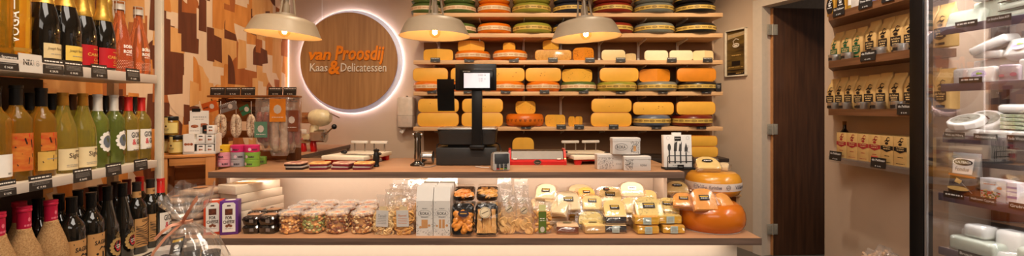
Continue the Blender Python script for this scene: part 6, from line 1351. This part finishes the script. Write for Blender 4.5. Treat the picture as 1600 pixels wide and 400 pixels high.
for i, px in enumerate((1314.5, 1331, 1348.5, 1366.5, 1385.5, 1406.5)):
    X = 2.005; Y0 = Yx(px, X); cc = CFR if i < 4 else CFK
    t = thing('coffee_carton', f'kraft carton with {"red" if i < 4 else "black"} band on the clear shelf, {ORD[i]} from the left', 'box', (X+.075, Y0, SZ4+.0005), -PI/2)
    bd = MB().box((0, 0, .076), (.078, .15, .152), .001).build('carton', KRAFT, t); y = -.0756
    LT().bar(0, .088, .078, .022).flat(bd, cc, y=y, name='band'); L = LT(); pelican(L, 1.2, .122); L.poly([(-.028, .10), (.028, .10), (.028, .076), (0, .066), (-.028, .076)]).flat(bd, cc, y=y-.0004, name='emblem')
    LT().text('de Pelikaan', 0, .095, .046, .008, .01).dashes(-.02, .02, .083, .004, 3).flat(bd, mat('kraft_ink', (226, 190, 130), .5), y=y-.0008); LT().dashes(-.015, .015, .045, .004, 3).dashes(-.024, .024, .012, .003, 4).flat(bd, cc, y=y)
    if i == 3: LT().bar(0, .03, .046, .013).flat(bd, mat('coral_sticker', (226, 96, 76), .45), y=y-.0006, name='sticker')
bottle('small dark bottle with gold top behind the coffee cartons', (2.15, Yx(1319.5, 2.15), SZ4+.0005), PB, GDARK, mat('cap_bronze', (136, 96, 44), .4, .3), .27, (), 'small_bottle', .72, -PI/2)
t = thing('low_chest', 'low wooden chest under the coffee shelves carrying film bags', 'chest', (2.06, 2.36, 0)); MB().box((0, 0, .135), (.22, .24, .26), .004).build('chest_body', WAL, t); MB().box((0, 0, .2755), (.23, .25, .02), .003).build('chest_lid', WAL, t)
for i, (px, X, h) in enumerate(((1365, 2.03, .10), (1398, 2.03, .125), (1382, 2.1, .12))):
    snack_bag(f'clear film bag of cream biscuits at the lower right, {["left", "right", "rear"][i]} one', (X, Yx(px, X), .286), random.uniform(-1.7, -1.2), .10, h, .07, f_pod, mat('cream_biscuit', (226, 186, 150), .55, var=.1), None, .7, 'film bags at the lower right', fm_film=MILK)

# ------------------------------------------------------------------ glass front display fridge on the right
FA = math.radians(-82.7); F0 = Vector((1.926, 2.1, 0)); FU = Vector((.1271, -.9919, 0)); FV = Vector((.9919, .1271, 0))
fr = thing('display_fridge', 'black framed glass front fridge with white cheeses at the right edge', 'fridge', F0, FA)
FBLK = mat('fridge_black', (20, 18, 17), .4); FGL = film('fridge_glass', gloss=.11, rough=.0, milky=0.0, bumpy=0, ior=1.5)
FW, FD, FH = 1.25, .50, 2.05
b = MB()
MB().box((-.032, .028, FH/2), (.064, .056, FH), .003).build('front_post', FBLK, fr); MB().box((-.032, FD-.02, FH/2), (.064, .04, FH), .003).build('rear_post', FBLK, fr); MB().box((FW+.03, .26, FH/2), (.06, .5, FH), .003).build('side_panel', FBLK, fr)
MB().box((FW/2, FD/2, FH-.05), (FW, FD, .1), .003).build('top_panel', FBLK, fr); MB().box((FW/2, FD/2, .16), (FW, FD, .32), .003).build('plinth', FBLK, fr); MB().box((-.03, FD/2, .16), (.05, FD-.12, .32), .003).build('plinth_end', FBLK, fr)
MB().box((FW/2, FD-.012, 1.14), (FW, .02, 1.64)).build('back_panel', mat('fridge_liner', (84, 74, 70), .4, var=.02), fr)
MB().box((FW/2+.005, .008, 1.14), (FW-.012, .006, 1.62)).build('front_glass', FGL, fr); MB().box((-.03, FD/2+.01, 1.14), (.006, FD-.1, 1.62)).build('end_glass', FGL, fr)
MB().box((.006, .012, 1.14), (.01, .012, 1.62), .002).build('glass_edge', mat('gasket_grey', (150, 144, 142), .3, var=.02), fr)
MB().box((FW/2, .06, FH-.105), (FW-.1, .03, .012), .002).build('light_tube', mat('fridge_tube', (255, 252, 246), .5, emit=(255, 244, 236), estr=3), fr)
lo = light('AREA', 'fridge_light', (0, 0, 0), (0, 0, -1), 24, (1, .93, .90), FW-.1, .05); lo.parent = fr; lo.location = (FW/2, .10, FH-.12); lo.rotation_euler = (math.radians(18), 0, 0)
RAILM = mat('fridge_rail', (96, 84, 96), .25, var=.05)
FZ = [1.553, 1.293, 1.060, .790, .540]
for z_ in FZ[:4]:  # unseen fill added under the shelves to brighten the packs below
    lo = light('AREA', 'shelf_fill', (0, 0, 0), (0, 0, -1), 1.5, (1, .94, .92), FW-.1, .03); lo.parent = fr; lo.location = (FW/2, .075, z_-.022); lo.rotation_euler = (math.radians(22), 0, 0)
for i, z in enumerate(FZ):
    t0_ = (.02, .022, .03, .012, .012)[i]
    s_ = MB().box((FW/2+.01, .27, z-.004), (FW-2*t0_, .40, .006)).build('glass_shelf', CLEARP, fr)
    b = MB(); b.box((FW/2+t0_/2, .058, z-.016), (FW-t0_-.02, .006, .036), .002); b.build('price_rail', RAILM, s_)
def ft(px, d):                                       # along-front coordinate of a sight line at depth d inside
    r = (px-800)/FPX; p = F0+FV*d; return (r*p.y-p.x)/(FU.x-r*FU.y)
def floc(px, d, z): v = F0+FV*d+FU*ft(px, d); v.z = z; return v
def flabel(label, x0, x1, i, text, dz=-.012, h=.026):
    a, b_ = ft(x0, .05), ft(x1, .05); c = floc((x0+x1)/2, .052, FZ[i]+dz); w_ = b_-a
    t = thing('name_card', label, 'name card', c, FA, 'black name cards of the fridge'); cc = MB().box((0, 0, h/2), (w_, .0015, h)).build('card', CARD, t)
    if text: LT().text(text, 0, h*.5, w_*.86, h*.46, .012).flat(cc, INKW, y=-.0012)
    else: LT().dashes(-w_*.4, w_*.4, h*.55, h*.25, 4).flat(cc, INKW, y=-.0012)
flabel('black name card under the leaning white pack on the top fridge shelf', 1492, 1527, 0, None); flabel('black name card of the hard cheese on the top fridge shelf', 1541, 1580, 0, 'Le Gruyère Suisse AOP')
flabel('black name card under the leaf sticker pack', 1498, 1534, 1, None, 0)
flabel('black name card before the flat white cheese on the middle fridge shelf', 1475, 1507, 2, 'Wilde van Wilberg'); flabel('black name card in the middle of the middle fridge shelf', 1521, 1558, 2, 'Allemansvriend'); flabel('black name card at the right of the middle fridge shelf', 1573, 1606, 2, 'Rode Wouter')
flabel('black name card below the fondue pouch', 1474, 1506, 3, None); flabel('black name card below the noodle carton', 1514, 1556, 3, 'Halloumi Cyprus'); flabel('black name card at the right of the fourth fridge shelf', 1576, 1612, 3, 'Gruère P'); flabel('black name card on the lowest fridge shelf', 1497, 1535, 4, 'Bruschetta')
WPK = mat('pack_white', (218, 216, 210), .4, var=.02); WGR = mat('pack_greenwhite', (206, 214, 198), .35, var=.03); 
def fbox(label, x0, x1, z, h, d, dp, m, rot=(0, 0, 0), deco=None, filmed=True, name='fridge_pack', cat='cheese pack', soft=.009):
    w_ = ft(x1, d)-ft(x0, d); t = thing(name, label, cat, floc((x0+x1)/2, d, z), rot=(rot[0], rot[1], FA+rot[2]))
    MB().box((0, dp/2, h/2), (w_, dp, h), soft, seg=3).jit(.0025, 24, x0).build('pack', m, t)
    if filmed: MB().loft([(0, dp/2, .0, w_*.5, dp*.5), (0, dp/2, h*.3, w_*.53, dp*.55), (0, dp/2, h*.8, w_*.53, dp*.55), (0, dp/2, h+.003, w_*.47, dp*.44)], 24, 7).jit(.003, 50, x0).build('film_wrap', FILM, t)
    if deco: deco(t, w_, h)
    return t
def sticker(t, w_, h, y=-.008):
    LT().disc(0, h*.5, w_*.27, h*.26).flat(t, mat('sticker_lilac', (186, 172, 200), .4), y=y, name='sticker'); LT().disc(-.002, h*.55, .008, .006, 6).disc(.008, h*.54, .006, .004, 6).flat(t, mat('leaf_green', (150, 180, 50), .4), y=y-.0006, name='leaf_print'); LT().stroke([(-.02, h*.45), (.02, h*.52)], .003).flat(t, mat('sticker_purple', (120, 96, 150), .4), y=y-.0006, name='stroke_print')
# top shelf
fbox('pale green vacuum pack leaning on the top fridge shelf, leftmost', 1474, 1528, FZ[0], .078, .085, .04, WGR, (-.35, .0, 0)); fbox('large pale pack behind the leaning pack on the top fridge shelf', 1520, 1562, FZ[0], .10, .14, .05, WGR)
fbox('white slab lying on top of the large pale pack', 1517, 1563, FZ[0]+.104, .02, .1, .09, WPK, (0, -.05, 0))
for k in range(3): fbox(f'pale green block with dark edge on the top fridge shelf, {["lower", "middle", "upper"][k]} of the right pile', 1559, 1622, FZ[0]+k*.036, .03, .09, .1, WGR, (0, -.05, 0), lambda t, w_, h: LT().bar(0, .002, w_*.98, .004).flat(t, mat('block_edge', (60, 50, 50), .4), y=-.006, name='dark_edge'))
# second shelf
fbox('clear tub with white cheese at the left of the second fridge shelf', 1488, 1513, FZ[1], .07, .12, .06, mat('tub_white', (206, 200, 196), .4), (0, 0, 0))
fbox('white pack with lilac leaf sticker standing on the second fridge shelf', 1507, 1551, FZ[1], .072, .08, .03, WPK, (-.2, 0, 0), sticker)
fbox('purple striped pack on the second fridge shelf', 1559, 1592, FZ[1], .07, .085, .05, mat('pack_purple', (150, 130, 148), .4, rgb2=(206, 196, 196), scale=20), (0, 0, 0), lambda t, w_, h: LT().disc(-.02, h*.35, .01, .006).disc(.02, h*.4, .012, .008).flat(t, mat('heart_print', (190, 110, 130), .4), y=-.006, name='print'))
fbox('white curved cheese beside the purple striped pack', 1590, 1626, FZ[1], .09, .1, .08, WPK)
b1 = fbox('tall white block behind the sticker pack on the second fridge shelf', 1518, 1600, FZ[1], .105, .16, .1, WPK)
fbox('flat white slab lying on the tall block in the fridge', 1518, 1564, FZ[1]+.109, .032, .12, .09, WPK, (0, .06, 0)); fbox('white box tilted on top of the flat slab in the fridge', 1516, 1574, FZ[1]+.146, .035, .11, .10, WPK, (.1, -.38, .1))
fbox('white pack with leaf sticker on the upper right of the second fridge shelf', 1564, 1612, FZ[1]+.109, .085, .11, .06, WPK, (-.5, 0, 0), sticker)
# third shelf
BRL = mat('brie_label', (120, 124, 112), .4, rgb2=(176, 176, 164), scale=50)
def brie(label, px, z, d, r, h, rot):
    t = thing('brie_cheese', label, 'cheese', floc(px, d, z), rot=(rot[0], rot[1], FA+rot[2])); MB().lathe(halfprof(r, h, .3), 12).build('paper_wrap', mat('brie_white', (232, 228, 222), .5, var=.02), t, smooth=25)
    LT().disc(0, 0, r*.74, None, 28).flat(t, BRL, tf=lambda a, b: (a, b, h+.0006), name='label'); LT().stroke([(-r*.3, 0), (0, r*.2), (r*.3, 0)], .006).dashes(-r*.4, r*.4, -r*.3, .006, 3).flat(t, CFK, tf=lambda a, b: (a, b, h+.0010))
fbox('flat white paper wrapped cheese at the left of the middle fridge shelf', 1475, 1527, FZ[2], .03, .085, .1, WPK); fbox('crumpled white paper cheese in the middle fridge shelf', 1527, 1578, FZ[2], .028, .085, .12, WPK); fbox('crumpled white paper cheese at the right of the middle fridge shelf', 1578, 1630, FZ[2], .028, .085, .12, WPK)
brie('white round soft cheese with grey label lying tilted on the flat cheeses, left', 1512, FZ[2]+.045, .125, .067, .034, (.42, .0, 0)); brie('white round soft cheese with grey label tilted behind the left one', 1541, FZ[2]+.05, .19, .066, .036, (.62, .25, 0))
for k in range(4): fbox(f'green edged sliced cheese pack, {ORD[k]} from below in the middle fridge shelf pile', 1561, 1620, FZ[2]+.034+k*.0165, .013, .13, .1, mat('slice_green', (126, 150, 104), .4, rgb2=(206, 206, 186), scale=60), filmed=False, soft=.002)
fbox('white wrapped wheel lying on the green edged packs', 1556, 1622, FZ[2]+.102, .036, .125, .1, WPK, soft=.014)
# fourth shelf
t = thing('fondue_pouch', 'standing fondue pouch with white label and dark lower part in the fridge', 'pouch', floc(1508, .10, FZ[3]+.001), rot=(-.06, 0, FA)); w_ = ft(1530, .1)-ft(1486, .1); h = .192
bd = MB().loft([(0, 0, 0, w_*.5, .026), (0, 0, .02, w_*.5, .03), (0, 0, h*.5, w_*.5, .02), (0, 0, h*.9, w_*.5, .006), (0, 0, h, w_*.5, .002)], 24, 5).build('pouch', mat('pouch_brown', (58, 40, 30), .3, var=.1), t)
b = MB(); b.loft([(0, 0, h*.46, w_*.502, .0215), (0, 0, h*.9, w_*.502, .007), (0, 0, h*.995, w_*.502, .003)], 24, 5, cap=False).build('silver_top', mat('pouch_silver', (150, 146, 140), .3, .5, var=.05), bd)
yy = lambda z: -.024
LT().poly([(-w_*.34, h*.5), (w_*.36, h*.5), (w_*.42, h*.86), (-w_*.2, h*.86), (-w_*.34, h*.8)]).flat(bd, WHITE, y=-.0235, name='label'); LT().disc(.004, h*.77, w_*.34, h*.075).flat(bd, CFK, y=-.0241, name='dark_oval'); LT().text('KALTBACH', .004, h*.77, w_*.54, h*.06, .015).flat(bd, INKW, y=-.0247); LT().text('Fondue', 0, h*.61, w_*.5, h*.09, 0, .3).flat(bd, INKK, y=-.0243)
LT().disc(-w_*.05, h*.15, w_*.4, h*.05).flat(bd, mat('fondue_cream', (222, 190, 120), .4), y=-.0315, name='picture'); LT().poly([(-w_*.2, h*.3), (0, h*.26), (w_*.08, h*.34), (-w_*.12, h*.4)]).flat(bd, mat('bread_print', (226, 184, 96), .4), y=-.0315, name='picture'); LT().stroke([(w_*.05, h*.3), (w_*.45, h*.08)], .003).flat(bd, GREYINK, y=-.0318, name='fork_print'); LT().poly([(-w_*.48, h*.44), (w_*.48, h*.42), (w_*.48, h*.46), (-w_*.48, h*.49)]).flat(bd, mat('fondue_orange', (190, 110, 50), .4), y=-.0238, name='stripe')
def oprec(t, w_, h):
    LT().text('OPREGTA', -w_*.1, h*.84, w_*.5, h*.08, .005).ring(w_*.28, h*.62, .008, .008, .002).flat(t, GREYINK, y=-.0010); LT().dashes(-w_*.35, w_*.1, h*.74, .004, 3).disc(w_*.26, h*.6, .009, .006).flat(t, mat('label_orange', (206, 120, 60), .5), y=-.0012)
    L = LT(); rr = random.Random(5)
    for k, (n_, cc) in enumerate((('pasta_cream', (222, 200, 140)), ('pasta_red', (190, 60, 40)), ('pasta_green', (86, 110, 50)))):
        L = LT(); [L.stroke([(x := rr.uniform(-.4, .2)*w_, z := rr.uniform(.06, .42)*h), (x+rr.uniform(-.01, .01), z+rr.uniform(-.008, .008))], .006) for j in range(22)]; L.flat(t, mat(n_, cc, .5), y=-.0012-.0002*k, name='food_picture')
fbox('grey white ready meal carton with noodle picture in the fridge', 1531, 1571, FZ[3]+.0, .092, .09, .05, mat('meal_carton', (196, 194, 196), .4, var=.02), (0, 0, 0), oprec, False, 'meal_carton', 'box', .002)
fbox('white and lilac carton with stripes beside the ready meal carton', 1573, 1589, FZ[3]+.0, .088, .09, .05, mat('stripe_carton', (222, 216, 220), .4), (0, 0, 0), lambda t, w_, h: [LT().bar(0, h*.3, w_, .01).bar(0, h*.55, w_, .006).bar(0, h*.75, w_, .008).flat(t, mat('stripe_lilac', (150, 130, 176), .4), y=-.0008, name='stripes')], False, 'meal_carton', 'box', .002)
fbox('white paper wrapped wedge leaning at the right of the fourth fridge shelf', 1582, 1630, FZ[3], .07, .08, .06, WPK, (-.4, -.3, 0))
t = thing('dark_crate', 'dark tray standing at the back of the fourth fridge shelf', 'tray', floc(1570, .26, FZ[3]+.001), FA); MB().loft([(0, .05, 0, .12, .08), (0, .05, .15, .13, .09), (0, .05, .15, .12, .08), (0, .05, .01, .11, .07)], 24, 8).build('tray', mat('fridge_tray', (70, 64, 62), .5), t)
# lowest shelf
fbox('long pale green tray pack at the front of the lowest fridge shelf', 1480, 1552, FZ[4], .062, .085, .12, WGR, soft=.014); fbox('crumpled clear pack with white cheese at the front of the lowest fridge shelf', 1540, 1584, FZ[4], .055, .08, .05, WPK, (-.6, -.2, 0), soft=.012); fbox('white rounded pack at the right of the lowest fridge shelf', 1584, 1640, FZ[4], .08, .1, .1, WGR, soft=.02)
fbox('frosty white tub on top of the long pale green tray', 1503, 1538, FZ[4]+.066, .056, .11, .08, WPK, soft=.016); fbox('tall frosty white tub at the back of the lowest fridge shelf', 1551, 1592, FZ[4], .12, .15, .08, WPK, soft=.02)
for k in range(2): fbox(f'white carton at the back of the lowest fridge shelf, {["left", "right"][k]} one', 1500+k*50, 1545+k*50, FZ[4], .06, .27, .1, WPK)
